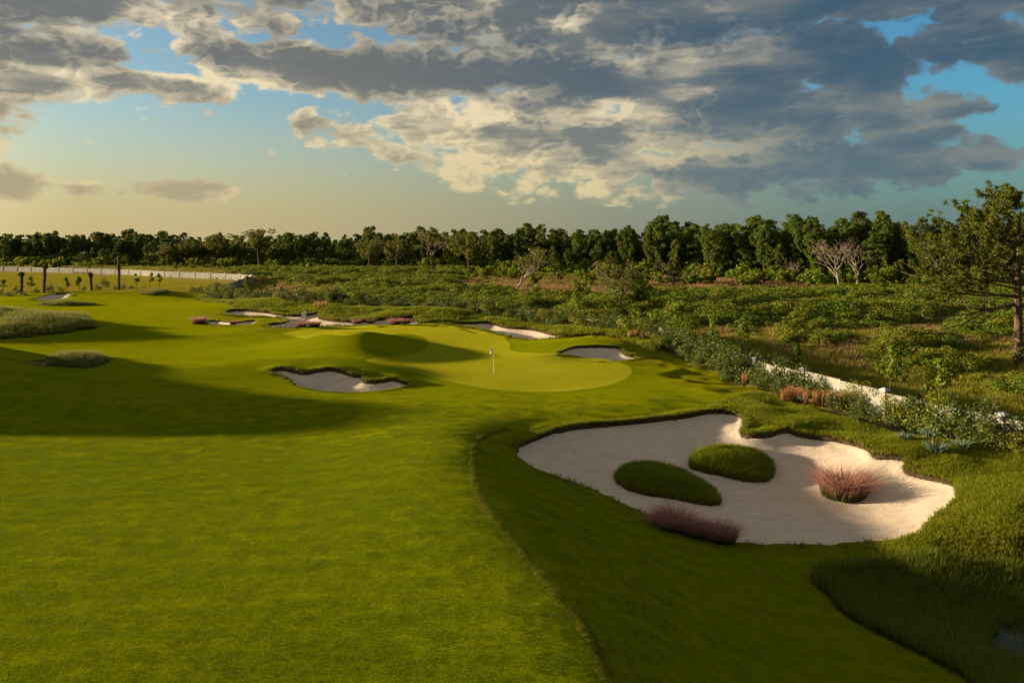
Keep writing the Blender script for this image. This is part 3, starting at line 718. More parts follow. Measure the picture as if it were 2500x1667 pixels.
def tree_meshes(kind, seed, H):
    r = np.random.default_rng(seed); tr = MB(); cr = MB()
    if kind in ('pine', 'pine_low'):
        P, rd, _ = limb(r, (0, 0, -.3), (0, 0, 1), H*.93, .17+.006*H, .05, 9, .08)
        tr.tube(P, rd, 6)
        cs, rs = [], []
        nb = 40 if kind == 'pine' else 50; z0 = .34 if kind == 'pine' else .10
        for i in range(nb):
            f = z0+(1-z0)*((i+r.random())/nb); z = f*H*.93
            k = np.clip(z/(H*.93)*8, 0, 7.99); p = P[int(k)]+(P[int(k)+1]-P[int(k)])*(k-int(k))
            w = H*.19*(math.sin(math.pi*min(1, (1-f)/(1-z0)*.72+.24)))*(.6+.6*r.random())*min(1., .55+1.6*(1-f))
            a = r.random()*2*math.pi
            L, lr, _ = limb(r, p, (math.cos(a), math.sin(a), .35), w, .05, .02, 4, .3)
            tr.tube(L, lr, 4)
            cs += [L[-1]+r.normal(0, .12, 3), L[2]+np.array([0, 0, .3])+r.normal(0, .3, 3)]; rs += [H*.046*(.7+.5*r.random()), H*.040*(.7+.5*r.random())]
        cs.append(P[-1]+[0, 0, .2]); rs.append(H*.05)
        V, Q = leaves(cs, np.array(rs), 80, .17, r, .5, .8, 2.2); cr.add(V, Q)
        return tr, cr
    if kind == 'oak':
        P, rd, _ = limb(r, (0, 0, -.3), (.05, 0, 1), H*.45, .28, .17, 5, .2); tr.tube(P, rd, 6)
        cs, rs = [], []
        for i in range(13):
            a = i*2.4; e = .25+.75*((i+.5)/13)
            L, lr, _ = limb(r, P[-1-(i % 2)], (math.cos(a)*(1.15-e), math.sin(a)*(1.15-e), e), H*.52*(.75+.35*r.random()), .1, .03, 5, .35, .05)
            tr.tube(L, lr, 4)
            for q in (L[-1], L[-2], L[-3]): cs.append(q+r.normal(0, .25, 3)); rs.append(H*.085*(.7+.6*r.random()))
        V, Q = leaves(cs, np.array(rs), 90, .22, r, .3, .85); cr.add(V, Q)
        return tr, cr
    if kind in ('bare', 'sparse'):
        tips = []
        def grow(p, d, ln, r0, lev):
            L, lr, dd = limb(r, p, d, ln, r0, r0*.55, 4, .3, .03); tr.tube(L, lr, 5 if lev < 2 else 3)
            if lev >= 4: tips.append(L[-1]); return
            for k in range(3 if lev else 5):
                a = r.random()*2*math.pi; sp = .55+.35*r.random()
                nd = dd+sp*np.array([math.cos(a), math.sin(a), .25*r.random()]); j = -1 if (k or lev > 2) else -2
                grow(L[j], nd, ln*(.62+.2*r.random()), max(r0*.56, .014), lev+1)
        grow(np.array([0, 0, -.2]), np.array([.04, 0, 1.]), H*.30, .02*H, 0)
        if kind == 'sparse':
            tp = np.array(tips); tp = tp[r.random(len(tp)) < .75]
            V, Q = leaves(tp, .38, 12, .16, r, .2); cr.add(V, Q)
        else:
            tp = np.array(tips); V, Q = leaves(tp[::3], .25, 3, .10, r, .2); cr.add(V, Q)
        return tr, cr
    if kind == 'scrub':
        cs, rs = [], []
        for i in range(7):
            a = r.random()*6.28; L, lr, _ = limb(r, (r.normal(0, .1), r.normal(0, .1), -.1), (math.cos(a)*.6, math.sin(a)*.6, 1), H*(.6+.3*r.random()), .05, .015, 5, .3)
            tr.tube(L, lr, 4)
            for q in L[2:]: cs.append(q+r.normal(0, .2, 3)); rs.append(H*.13*(.7+.6*r.random()))
        V, Q = leaves(cs, np.array(rs), 46, .24, r, .3, .9); cr.add(V, Q)
        return tr, cr
def shrub_mesh(name, m, seed, n=9, leaf=.17, per=34, w=1.0, h=1.0):
    r = np.random.default_rng(seed); mb = MB()
    c = np.c_[r.normal(0, .42, n)*w, r.normal(0, .42, n)*w, np.abs(r.normal(.42, .2, n))*h]
    V, Q = leaves(c, .36*(.7+.6*r.random(n)), per, leaf, r, .4, .85); V[:, 2] = np.maximum(V[:, 2], -.05); mb.add(V, Q)
    return mb.mesh(name, [m])

# ------------------------------------------------------------------ boundary wall
def build_wall():
    root = obj('boundary_wall', None); tag(root, 'long cream boundary wall of panels and capped posts winding round the course', 'wall')
    d = np.r_[0, np.cumsum(np.linalg.norm(np.diff(WALLC, axis=0), axis=1))]
    SEG = 3.6; s = np.arange(0, d[-1], SEG)
    P = np.c_[np.interp(s, d, WALLC[:, 0]), np.interp(s, d, WALLC[:, 1])]; zg = base_h(P[:, 0], P[:, 1])
    root.location = (0, 0, 0)
    a = MB(); a.box((0, 0, .86), (SEG/2-.07, .06, .80)); pm = a.mesh('panel', [M['wall']])
    a = MB(); a.box((0, 0, 1.70), (SEG/2-.06, .085, .045)); cm = a.mesh('coping', [M['wall']])
    a = MB(); a.box((0, 0, .80), (.17, .15, 1.0)); qm = a.mesh('post', [M['wall']])
    a = MB(); a.box((0, 0, 1.85), (.25, .22, .05)); a.box((0, 0, 1.945), (.21, .18, .045), 0, .4); km = a.mesh('cap', [M['cap']])
    a = MB(); a.box((0, 0, .84), (.05, .075, .90)); jm = a.mesh('joint_post', [M['cap']])
    for i in range(len(P)-1):
        v = P[i+1]-P[i]; ang = math.atan2(v[1], v[0]); c = (P[i]+P[i+1])/2; z = (zg[i]+zg[i+1])/2-.06
        po = obj('panel', pm, root, (c[0], c[1], z), ang); obj('coping', cm, po)
        if i % 2: q = obj('joint_post', jm, root, (P[i][0], P[i][1], zg[i]-.06), ang)
        else: q = obj('post', qm, root, (P[i][0], P[i][1], zg[i]-.06), ang); obj('cap', km, q)
build_wall()

# ------------------------------------------------------------------ forest
def inst_tree(name, parts, x, y, H, label, cat, group=None, rz=None, z=None):
    z = float(base_h(np.array([x]), np.array([y]))[0]) if z is None else z
    e = obj(name, None, None, (x, y, z), RNG.random()*6.28 if rz is None else rz, H)
    tag(e, label, cat, group)
    obj('trunk', parts[0], e); obj('crown', parts[1], e)
    return e
def proto(kind, seed, H, bark, leaf):
    tr, cr = tree_meshes(kind, seed, H)
    top = max(v[:, 2].max() for v in tr.V+cr.V)
    for mb in (tr, cr): mb.V = [v/top for v in mb.V]         # unit height; scaled when placed
    return tr.mesh('trunk', [M[bark]], True), cr.mesh('crown', [M[leaf]])
PINES = [proto('pine', 20+i, 15, 'barkpine', 'pine') for i in range(5)]+[proto('pine', 30, 15, 'barkpine', 'pine2')]+[proto('pine_low', 31+i, 14, 'barkpine', 'pine') for i in range(2)]
OAKS = [proto('oak', 40+i, 10, 'bark', 'oak') for i in range(3)]
BARE = [proto('bare', 50+i, 9, 'barkpale', 'dead') for i in range(2)]
SPARSE = [proto('sparse', 54+i, 8, 'barkpale', 'oak') for i in range(2)]
SCRUBT = [proto('scrub', 60+i, 4, 'bark', k) for i, k in enumerate(('shrub', 'shrub2', 'shrub', 'oak'))]
FRONT = np.array([(-330,372),(-215,345),(-150,335),(-103,322),(-38,296),(0,272),(45,246),(72,216),(92,200),(125,188),(170,190),(230,200),(320,205)], float)
FR = smooth_poly(FRONT, closed=False, n=10)
PINE_LAB = ('tall dark green pine in the dense forest beyond the scrub', 'tall yellow-green pine among the darker forest pines', 'bushy pine branched to the ground at the forest foot')
def build_forest():
    d = np.r_[0, np.cumsum(np.linalg.norm(np.diff(FR, axis=0), axis=1))]
    back = []; n = 0
    for row in range(9):
        s = 0.
        step = 5.0 if row < 2 else 6.0 if row < 5 else 9.0
        while s < d[-1]:
            x, y = np.interp(s, d, FR[:, 0])+RNG.normal(0, 1.2), np.interp(s, d, FR[:, 1])+row*6.5+RNG.normal(0, 1.8)
            s += step*(.7+.6*RNG.random())
            if abs(x/y) > 1.25: continue
            right = np.clip((x+40)/110, 0, 1)
            H = (13.0+3.0*right)*(.62+.50*RNG.random())*(.90+.24*vnoise(np.array([x]), np.array([y]), 16, 5)[0])+(1.6 if RNG.random() < .12 else 0)
            if x < -60 and row == 0: H *= .8
            vis = abs(x/y) < .70 and row < 4
            if vis and n < 290:
                lowk = row == 0 and RNG.random() < .4
                k = RNG.integers(6, 8) if lowk else RNG.integers(0, 6)
                inst_tree('pine_tree', PINES[k], x, y, H*(.78 if lowk else 1), PINE_LAB[0 if k < 5 else 1 if k == 5 else 2], 'pine tree', 'pines of the forest edge').scale = (H*(.66+.42*RNG.random()), H*(.66+.42*RNG.random()), H*(.78 if lowk else 1)); n += 1
            else: back.append((x, y, -1.0, H, RNG.integers(0, 5)))
            for q in range(2 if row < 6 else 0): back.append((x+RNG.normal(0, 3.), y+3.0+RNG.normal(0, 1.8), -1.0, H*(.70+.36*RNG.random()), RNG.integers(0, 5)))
    B = np.array(back)
    ms = []
    for k in range(5):
        tr, cr = tree_meshes('pine', 20+k, 15); nq = sum(len(g) for g in tr.Q); nt = sum(len(g) for g in tr.T)
        j = MB(); j.add(np.vstack(tr.V), np.vstack(tr.Q), np.vstack(tr.T)); j.add(np.vstack(cr.V), np.vstack(cr.Q)); j.V = [v/15 for v in j.V]
        nc = len(np.vstack(cr.Q))
        ms.append(j.mesh('pine', [M['barkpine'], M['pine']], midx=np.r_[np.zeros(nq), np.ones(nc), np.zeros(nt)]))
    wd = B[:, 3]*(.68+.35*RNG.random(len(B))); o = scatter('distant_forest', ms, B[:, :3], RNG.random(len(B))*6.28, np.c_[wd, wd, B[:, 3]], B[:, 4].astype(int))
    tag(o, 'deep pine forest massed behind the front rows of trees', kind='stuff')
    U = []
    for row in range(6):
        s = 0.
        while s < d[-1]:
            x, y = np.interp(s, d, FR[:, 0])+RNG.normal(0, 1), np.interp(s, d, FR[:, 1])+row*4.0-3+RNG.normal(0, 1.3); s += 2.6*(.6+.8*RNG.random())
            if abs(x/y) < 1.25: U.append((x, y, -1.1, (2.0+2.2*RNG.random())*(1.0 if row < 2 else 1.3)))
    U = np.array(U)
    um = [shrub_mesh('understory', M['shrub'], 90+i, 11, .16, 34, 1., 1.1) for i in range(3)]
    tag(scatter('forest_understory', um, U[:, :3], RNG.random(len(U))*6.28, np.c_[U[:, 3]*1.1, U[:, 3]*1.1, U[:, 3]]), 'dark undergrowth massed at the foot of the forest', kind='stuff')
build_forest()
def at(px, py): return hit(px, py)
def special_trees():
    # rounded broadleaf trees along the forest front: pixel base, top row
    for px, pb, pt, k, lab in [(535,652,572,0,'rounded yellowish broadleaf tree standing alone before the pines'),(455,651,590,1,'dull olive broadleaf tree left of a rounded yellowish one'),
            (405,651,592,2,'low broad olive tree behind the cream wall'),(635,655,560,0,'tall brownish broadleaf tree with a thin crown beside dark pines'),(900,660,588,1,'small dark rounded tree at the shaded forest edge'),
            (965,662,576,2,'brown-topped broadleaf tree beside a pale branched one'),(1145,668,572,1,'brownish tree with a pale forked trunk at the forest edge')]:
        x, y, z = at(px, pb); H = (pb-pt)*y/F
        inst_tree('broadleaf_tree', OAKS[k], x, y, H, lab, 'tree').scale = (H*1.12, H*1.12, H*1.04)
    for px, pb, pt, par, lab in [(1055,660,566,SPARSE[0],'tall pale-branched tree with thin olive crown at forest edge'),(1258,712,610,SPARSE[1],'thin half-bare tree rising from the shrubs beyond the wall'),
            (1515,770,640,SPARSE[0],'airy olive tree with slender pale stems behind the wall'),(1490,765,668,SPARSE[1],'slim half-leafed sapling leaning beside an airy olive tree'),(2047,712,588,BARE[0],'large bare grey tree before the dark forest'),(2092,704,598,BARE[1],'smaller bare grey tree behind a larger bare one'),
            (1620,676,640,BARE[1],'low bare brown tree among the shrubs by the palm'),(1950,690,640,BARE[0],'small bare brown bush-like tree beside the dead leaning trunk')]:
        x, y, z = at(px, pb); H = (pb-pt)*y/F*1.02
        inst_tree('bare_tree', par, x, y, H, lab, 'tree', rz=px*.7).scale = (H*1.35, H*1.35, H*1.06)
    # bushy small trees before the forest on the right
    r = np.random.default_rng(5)
    for i in range(58):
        px = 1180+1330*r.random(); pb = 672+26*r.random()+(px-1180)/1330*16
        x, y, z = at(px, pb); H = (2.6+2.6*r.random())
        inst_tree('scrub_tree', SCRUBT[r.integers(0, 4)], x, y, H, 'bushy low tree in the thicket before the dark forest', 'tree', 'low trees along the forest foot')
    for i in range(16):
        px = 20+1100*r.random(); pb = 653+6*r.random()
        x, y, z = at(px, pb); H = (2.6+2.0*r.random())
        inst_tree('scrub_tree', SCRUBT[r.integers(0, 4)], x, y, H, 'small bushy tree below the pines beyond the far wall', 'tree', 'low trees beyond the far wall')
    for px, pb, pt, k, lab in [(1540,768,670,0,'dense dark bushy tree beside the airy olive tree'),(1420,735,680,1,'dark green bush in the marsh left of the airy olive tree'),(1315,735,690,0,'small dark rounded bush on the brown meadow')]:
        x, y, z = at(px, pb); inst_tree('bushy_tree', SCRUBT[k], x, y, (pb-pt)*y/F, lab, 'tree')
special_trees()
def palm_parts(seed, H, nf=34, fr=1.7):
    r = np.random.default_rng(seed); tr = MB(); cr = MB()
    P, rd, _ = limb(r, (0, 0, -.2), (0, 0, 1), H, .22, .19, 6, .05); tr.tube(P, rd, 8)
    for i in range(nf):
        a = r.random()*6.28; e = -0.5+1.7*r.random(); c = P[-1]+np.array([math.cos(a)*math.cos(e), math.sin(a)*math.cos(e), math.sin(e)])*fr*.45
        cr.tube([P[-1], c], [.03, .02], 3)
        dv = (c-P[-1])/np.linalg.norm(c-P[-1]); side = np.cross(dv, [0, 0, 1.]); side /= np.linalg.norm(side)+1e-6; up = np.cross(side, dv)
        for k in range(9):
            f = (k-4)/4*1.25; q = dv*math.cos(f)+side*math.sin(f); tip = c+q*fr*(.55+.15*r.random())-np.array([0, 0, .25*abs(f)*fr*.4+.1])
            b = np.cross(q, up)*.05
            cr.add([c-b, c+b, (c+tip)/2+b*1.3+up*.05, tip, (c+tip)/2-b*1.3], [[0, 1, 2, 4]], [[4, 2, 3]])
    return tr.mesh('trunk', [M['bark']], True), cr.mesh('crown', [M['palm']])
def build_palms():
    for i, (px, pb, pt, lab) in enumerate([(1645,715,655,'stout green palm with round crown at the brown meadow edge'),(281,652,612,'cabbage palm with round head beyond the far wall, wider one'),
            (364,653,615,'cabbage palm with round head beyond the far wall, slimmer one'),(203,652,610,'cabbage palm half hidden among the far pines')]):
        x, y, z = at(px, pb); H = (pb-pt)*y/F
        e = obj('palm_tree', None, None, (x, y, z)); tag(e, lab, 'palm tree')
        a, b = palm_parts(70+i, H*.62, 44, H*.38); obj('trunk', a, e); obj('crown', b, e)
    # transplanted palm trunks with clipped heads behind the far green
    for i, (px, pb, pt, lab) in enumerate([(53,720,669,'bare palm trunk with prop stakes beside the far bunker'),(107,716,648,'tall bare palm trunk with a bush at its foot'),(222,709,670,'shortest bare palm trunk with a small green tuft on top'),(291,707,628,'tallest bare palm trunk with a thick middle and small clipped head')]):
        x, y, z = at(px, pb); H = (pb-pt)*y/F; r = np.random.default_rng(80+i)
        e = obj('bare_palm', None, None, (x, y, z)); tag(e, lab, 'palm')
        mb = MB(); n = 12; P = np.c_[r.normal(0, .03, n).cumsum(), r.normal(0, .02, n).cumsum(), np.linspace(-.3, H*.93, n)]
        rad = .24+.05*r.random(n); rad[-4:-1] *= 1.25 if i == 3 else 1.1
        mb.tube(P, rad, 8); obj('trunk', mb.mesh('trunk', [M['bark']]), e)
        mb = MB(); V, Q = leaves([P[-1]+[0, 0, H*.04]]*2, .38, 30, .28, r, .2, 1.1, 2.5); mb.add(V, Q); obj('crown', mb.mesh('crown', [M['palm']]), e)
        if i == 0:
            for a in (2.5, 3.4, 4.2):
                mb = MB(); mb.tube([(math.cos(a)*1.9, math.sin(a)*1.1, -.1), (P[4][0], P[4][1], P[4][2])], [.05, .05], 4); obj('stake', mb.mesh('stake', [M['barkpale']]), e)
build_palms()

# ---- the big pine at the right
def big_pine():
    x, y, z = at(2488, 905); H = (905-452)*y/F*.88
    r = np.random.default_rng(91); tr = MB(); cr = MB()
    P = np.array([(0, 0, -.3), (.0, 0, H*.12), (-.05, 0, H*.3), (-.1, 0, H*.46), (.0, .1, H*.62), (.1, .1, H*.76), (.0, 0, H*.88), (.15, 0, H*.97)])
    tr.tube(P, [.42, .36, .33, .30, .25, .19, .12, .05], 10)
    tips = []
    def branch(p, d, ln, r0, lev):
        L, lr, dd = limb(r, p, d, ln, r0, r0*.45, 7 if lev == 0 else 5, .32, .02); tr.tube(L, lr, 5 if lev < 2 else 3)
        if lev >= 2: tips.extend([L[-1], L[-2], L[-3]]); return
        for k in range(8 if lev == 0 else 5):
            a = r.random()*6.28; j = min(len(L)-1, 2+k % (len(L)-2))
            branch(L[j], dd+.9*np.array([math.cos(a), math.sin(a)*1.0, .45*r.random()+.1]), ln*.42*(.7+.5*r.random()), r0*.45, lev+1)
    for f, a, ln, e in [(.42, 3.2, 7.2, -.12), (.45, 3.0, 6.5, .05), (.50, 3.4, 7.6, .12), (.55, 2.8, 6.6, .2), (.60, 3.3, 6.5, .3), (.66, 3.0, 5.5, .35), (.72, 3.5, 4.8, .4), (.80, 2.7, 4.2, .5), (.87, 3.2, 3.2, .7), (.93, 3.6, 2.4, .9), (.46, 3.5, 6.8, .0), (.53, 3.15, 7.0, .1), (.58, 3.6, 6.0, .15), (.63, 2.9, 6.2, .2), (.69, 3.3, 5.6, .25), (.76, 3.1, 4.8, .3),
                        (.48, .3, 6, .1), (.56, -.4, 6, .2), (.64, .2, 5.5, .3), (.74, .5, 4.5, .4), (.84, -.2, 3.5, .6), (.52, 1.6, 5.5, .15), (.62, 4.7, 5.5, .25), (.70, 1.4, 4.5, .4), (.78, 4.6, 4, .5), (.97, 1.5, 1.8, 1.2)]:
        k = np.searchsorted(P[:, 2], f*H)-1; p = P[k]+(P[k+1]-P[k])*((f*H-P[k][2])/(P[k+1][2]-P[k][2]))
        branch(p, (math.cos(a), math.sin(a)*.8, e), ln*1.12, .11*(1.3-f), 0)
    # the low dead limb sweeping down to the left
    L = np.array([(-.1, 0, H*.40), (-1.5, -.2, H*.395), (-2.8, -.3, H*.37), (-4.0, -.4, H*.335), (-5.2, -.4, H*.29), (-6.6, -.3, H*.265), (-7.6, -.3, H*.23)])
    tr.tube(L, [.12, .10, .085, .075, .06, .045, .02], 5)
    for j in (2, 3, 4, 5):
        for q in range(2): branch(L[j], (-.6+r.normal(0, .4), r.normal(0, .5), .3*r.normal()), 1.3, .03, 2)
    tp = np.array(tips[:-24]); keep = r.random(len(tp)) < .45; tp = tp[keep]
    n = 30
    C = np.repeat(tp, n, 0); d = r.normal(size=C.shape)+[0, 0, .35]; d /= np.linalg.norm(d, axis=1)[:, None]
    ln = .36*(.6+.5*r.random(len(C)))[:, None]; sd = np.cross(d, r.normal(size=C.shape)); sd /= np.linalg.norm(sd, axis=1)[:, None]
    V = np.stack([C-sd*.034, C+sd*.034, C+d*ln+sd*.018, C+d*ln-sd*.018], 1).reshape(-1, 3)
    cr.add(V, np.arange(len(V)).reshape(-1, 4))
    e = obj('pine_tree', None, None, (x, y, z)); tag(e, 'big spreading pine with orange bark and long low limb beside the marsh', 'pine tree')
    obj('trunk', tr.mesh('trunk', [M['barkpine']], True), e); obj('crown', cr.mesh('crown', [M['pine2']]), e)
    mb = MB(); c = np.c_[r.normal(-.25, .3, 26), r.normal(-.2, .25, 26), np.abs(r.normal(1.1, .9, 26))]
    V, Q = leaves(c, .3, 26, .13, r); mb.add(V, Q); o = obj('vine', mb.mesh('vine', [M['myrtle']]), e)
    o['label'] = 'leafy vine climbing the trunk foot'
big_pine()

# ------------------------------------------------------------------ marsh beyond the wall: shrubs and grasses (masses)
BANDS = [(1480,2560,742,17,1.),(1640,2280,782,20,1.),(1380,1700,772,14,.8),(560,1180,670,11,.8),(-200,660,643,7,1.),(660,1150,690,9,.5),(860,1130,706,10,.9),(1020,1240,722,9,.9),(780,1450,738,8,.7),
         (1120,1640,760,10,.6),(2150,2300,850,24,.45),(2330,2520,810,20,.7),(2160,2380,905,20,.5),(1900,2100,840,14,.35),(2280,2540,760,16,.7),(1980,2500,722,10,.7),(800,1120,725,7,.8),(2400,2560,960,24,.25)]
BROWN = [(1080,1480,704,12,1.),(1560,1980,700,20,1.),(1540,1760,754,6,1.),(2120,2500,812,22,.9),(650,720,712,10,1.),(880,960,692,7,.9),(1880,2120,850,20,.5),(1700,1800,800,14,.6),(2300,2500,770,5,.7)]
def band(L, px, py):
    v = 0.
    for x0, x1, yc, th, w in L:
        fx = min(1, max(0, min(px-x0, x1-px)/60+.4)) if x0-24 < px < x1+24 else 0
        v = max(v, w*fx*math.exp(-((py-yc)/th)**2*.9))
    return v
def build_marsh():
    r = np.random.default_rng(17)
    shr, gy, gb = [], [], []
    n = 0
    pxs = -150+3500*r.random(57000); pys = 636+480*r.random(57000)**1.75
    k = (pxs-CX)/F; Yg = F*(CZ+1.15)/(pys-HY)
    Xg = k*Yg; ok = (wall_side(Xg, Yg) > .6) & (Yg < 330)
    FRy = np.interp(Xg, FR[:, 0], FR[:, 1]); ok &= Yg < FRy+2
    zg = base_h(Xg, Yg)
    for px, py, x, y, z in zip(pxs[ok], pys[ok], Xg[ok], Yg[ok], zg[ok]):
        b = band(BANDS, px, py); w = band(BROWN, px, py)
        nz = vnoise(np.array([x]), np.array([y]), 6, 2)[0]
        if r.random() < b*1.1-.3*w+.12*(nz-.6):
            if len(shr) < 5200: shr.append((x, y, z, (.65+1.15*r.random()**1.5)*(.8+.9*b)*(1.0 if y > 70 else .8), r.integers(0, 3) if r.random() < .55+.4*(nz-.5) else 3+r.integers(0, 2)))
        elif r.random() < w*1.2+.30*(nz > .55): gb.append((x, y, z, .8+.6*r.random()))
        else: gy.append((x, y, z, .7+.6*r.random()))
    ms = [shrub_mesh('shrub', M['shrub'], 100+i, 13, .062, 190) for i in range(3)]+[shrub_mesh('shrub', M['shrub2'], 110+i, 12, .062, 170) for i in range(2)]
    S = np.array(shr); S[:, 2] -= .1
    sc = np.c_[S[:, 3]*1.3, S[:, 3]*1.3, S[:, 3]*1.1]
    tag(scatter('marsh_scrub', ms, S[:, :3], r.random(len(S))*6.28, sc, S[:, 4].astype(int)), 'dense green scrub massed in bands across the marsh', kind='stuff')
    for nm, L, m, lab in (('meadow_grass', gy, 'grassy', 'olive marsh grass between the shrubs'), ('dry_grass', gb, 'grassb', 'brown dry marsh grass in open patches')):
        G = np.array(L); t1 = [tuft_mesh('tuft', M[m], 46, .85, .55, .5, .05, 120+i) for i in range(4)]
        f = np.clip(G[:, 1]/110, .7, 2.2)
        sc = np.c_[G[:, 3]*f*1.15, G[:, 3]*f*1.15, G[:, 3]]
        tag(scatter(nm, t1, G[:, :3], r.random(len(G))*6.28, sc), lab, kind='stuff')
    print('marsh', len(shr), len(gy), len(gb))
build_marsh()

# ------------------------------------------------------------------ planting along the wall
def build_planting():
    r = np.random.default_rng(23)
    d = np.r_[0, np.cumsum(np.linalg.norm(np.diff(WALLC, axis=0), axis=1))]
    def along(s, off):
        x, y = np.interp(s, d, WALLC[:, 0]), np.interp(s, d, WALLC[:, 1]); x2, y2 = np.interp(s+.5, d, WALLC[:, 0]), np.interp(s+.5, d, WALLC[:, 1])
        v = np.array([x2-x, y2-y]); v /= np.linalg.norm(v)+1e-9; return x-v[1]*off, y+v[0]*off
    def on(x, y): return float(ground_h(np.array([x]), np.array([y]))[0])
    sh = [shrub_mesh('shrub', M['myrtle'] if i < 3 else M['shrub2'], 200+i, 13, .058, 120, .85, 1.25) for i in range(4)]
    ag = [tuft_mesh('rosette', M['agave'], 90, .75, .22, .95, .065, 210+i, .5) for i in range(2)]
    og = [tuft_mesh('clump', M['orange'], 90, 1.2, .13, .20, .020, 220+i, .8) for i in range(3)]
    stems = MB(); [stems.tube([(0, 0, -.15), (r.normal(0, .2), r.normal(0, .2), .8)], [.02, .01], 4) for _ in range(4)]; stm = stems.mesh('stem', [M['bark']])
    n = 0
    s = 100.; S0 = 112.
    while s < S0+150:
        for off in ((.55, 1.2, 2.2) if s > S0+30 else (.6, 1.7)):
            x, y = along(s+r.random()*1.2, off+r.normal(0, .25)); z = on(x, y); q = r.random()
            seen = abs(x/y) < .70
            if not seen: continue
            if q < (.70 if s < S0+30 else .78):
                e = obj('planted_shrub', None, None, (x, y, z-.03), r.random()*6.28, (1.0+.6*r.random())*(1.15 if off < 1.5 else .72)*(.97 if s < S0+30 else 1.12)); kk = r.integers(0, 4); tag(e, ('tall ' if off < 1.5 else 'low ')+('dark' if kk < 3 else 'yellow-green')+(' shrub close against the boundary wall' if off < 1.5 else ' shrub on the lawn side of the wall bed'), 'shrub', 'shrubs planted along the boundary wall')
                obj('foliage', sh[kk], e); obj('stem', stm, e)
            elif q < (.79 if s < S0+30 else .86):
                e = obj('agave', ag[r.integers(0, 2)], None, (x, y, z), r.random()*6.28, .7+.5*r.random()); tag(e, 'blue-grey spiky rosette plant in the bed along the wall', 'agave', 'agaves in the wall bed')
            elif q < .90:
                e = obj('orange_grass', og[r.integers(0, 3)], None, (x, y, z), r.random()*6.28, .7+.35*r.random()); tag(e, 'upright orange grass clump in the bed along the wall', 'grass', 'orange grass clumps along the wall')
        s += 1.35
    for px, py in [(1912,985),(1925,983),(1940,985),(1952,980),(1968,988),(1990,990),(2005,992),(2025,990),(2048,995),(2058,992),(1262,778),(1275,780),(1288,781),(1420,797),(1440,798),(1455,799),(1537,832),(1552,830),(1568,833),(1580,836),(2490,1095),(2498,1100)]:
        x, y, z = hit(px, py, ground_h); sc = .95+.25*r.random()
        e = obj('orange_grass', og[r.integers(0, 3)], None, (x, y, z), r.random()*6.28, sc); tag(e, 'upright orange grass clump at the lawn edge of the wall bed', 'grass', 'orange grass clumps at the bed edge')
    for px, py in [(780,757),(790,756),(797,754),(770,758),(560,725),(575,727),(588,727)]:
        x, y, z = hit(px, py, ground_h)
        e = obj('orange_grass', og[r.integers(0, 3)], None, (x, y, z), r.random()*6.28, 1.2); tag(e, 'orange grass clump on the rough mounds behind the waste bunker', 'grass', 'orange clumps on the far mounds')
    for px, py, sc, lab in [(2212,1078,.95,'blue-grey agave on the bank nearest a leaning stake'),(2285,1108,1.15,'largest blue-grey agave above the big bunker'),(2345,1098,.95,'blue-grey agave crowding the largest one'),(2268,1070,.9,'small agave behind the largest one')]:
        x, y, z = hit(px, py, ground_h); e = obj('agave', ag[0], None, (x, y, z), r.random()*6.28, sc); tag(e, lab, 'agave')
    # young pines and saplings tied along the wall
    def sapling(px, pb, pt, lab, lean=0., rad=.26, dens=1.):
        x, y, z = hit(px, pb, ground_h); H = (pb-pt)*y/F; mb = MB(); cr = MB()
        P, rd, _ = limb(r, (0, 0, -.15), (lean, 0, 1), H, .045, .02, 6, .08); mb.tube(P, rd, 5)
        cs = []
        for i in range(int(9*dens)):
            f = .42+.58*r.random(); k = min(4, int(f*5)); p = P[k]+(P[k+1]-P[k])*(f*5-k); a = r.random()*6.28; ln = H*.20*(1.25-f)*1.4
            L, lr, _ = limb(r, p, (math.cos(a), math.sin(a), .5), ln, .018, .008, 3, .2); mb.tube(L, lr, 3); cs += [L[-1], L[1]]
        cs.append(P[-1]); V, Q = leaves(cs, H*.075, 20, .14, r, .4, 1.0, 2.6); cr.add(V, Q)
        e = obj('young_tree', None, None, (x, y, z)); tag(e, lab, 'sapling'); obj('trunk', mb.mesh('trunk', [M['bark']]), e); obj('crown', cr.mesh('crown', [M['shrub']]), e)
    for a in [(2170,1022,850,'young pine with bushy top and bare stem before the wall'),(2291,1046,880,'young pine with sparse crown and dark stem beside the open white panel'),(1645,850,750,'young bright green pine by the blue-grey agaves'),(1738,870,770,'tall young pine rising over the wall bed'),
              (1815,885,788,'young dark-tipped pine leaning over the wall'),(1600,835,756,'thin young pine behind orange grass clumps'),(1672,855,740,'slender sapling with airy leaves by the wall'),(2250,1035,960,'thin half-bare sapling between two young pines'),
              (1950,905,846,'thin pale sapling stem rising beyond the wall'),(1410,795,712,'young bright green pine behind the orange clumps'),
              (8,718,682,'small young pine at the lawn edge left of the prop stakes'),(75,715,676,'slim young pine between two bare palm trunks'),(162,712,678,'young pine behind the far bunker'),(193,712,675,'young pine with drooping top by the far bunker'),(333,705,668,'thin young pine right of the tallest trunk'),(365,703,667,'young pine with leaning top right of the tallest trunk'),(390,703,668,'thin young pine with faint crown on the far lawn edge'),
              (605,722,674,'young pine in front of the wall corner'),(669,722,692,'dark-topped young pine beside brown reeds'),(690,727,700,'brown young tree by the low white wall')]:
        sapling(*a)
    x, y, z = hit(2395, 1062, ground_h); mb = MB(); mb.tube([(0, 0, -.1), (1.0, .2, 2.0)], [.03, .025], 5)
    tag(obj('leaning_stake', mb.mesh('leaning_stake', [M['barkpale']]), None, (x, y, z)), 'pale wooden stake leaning through the shrubs before the wall', 'stake')
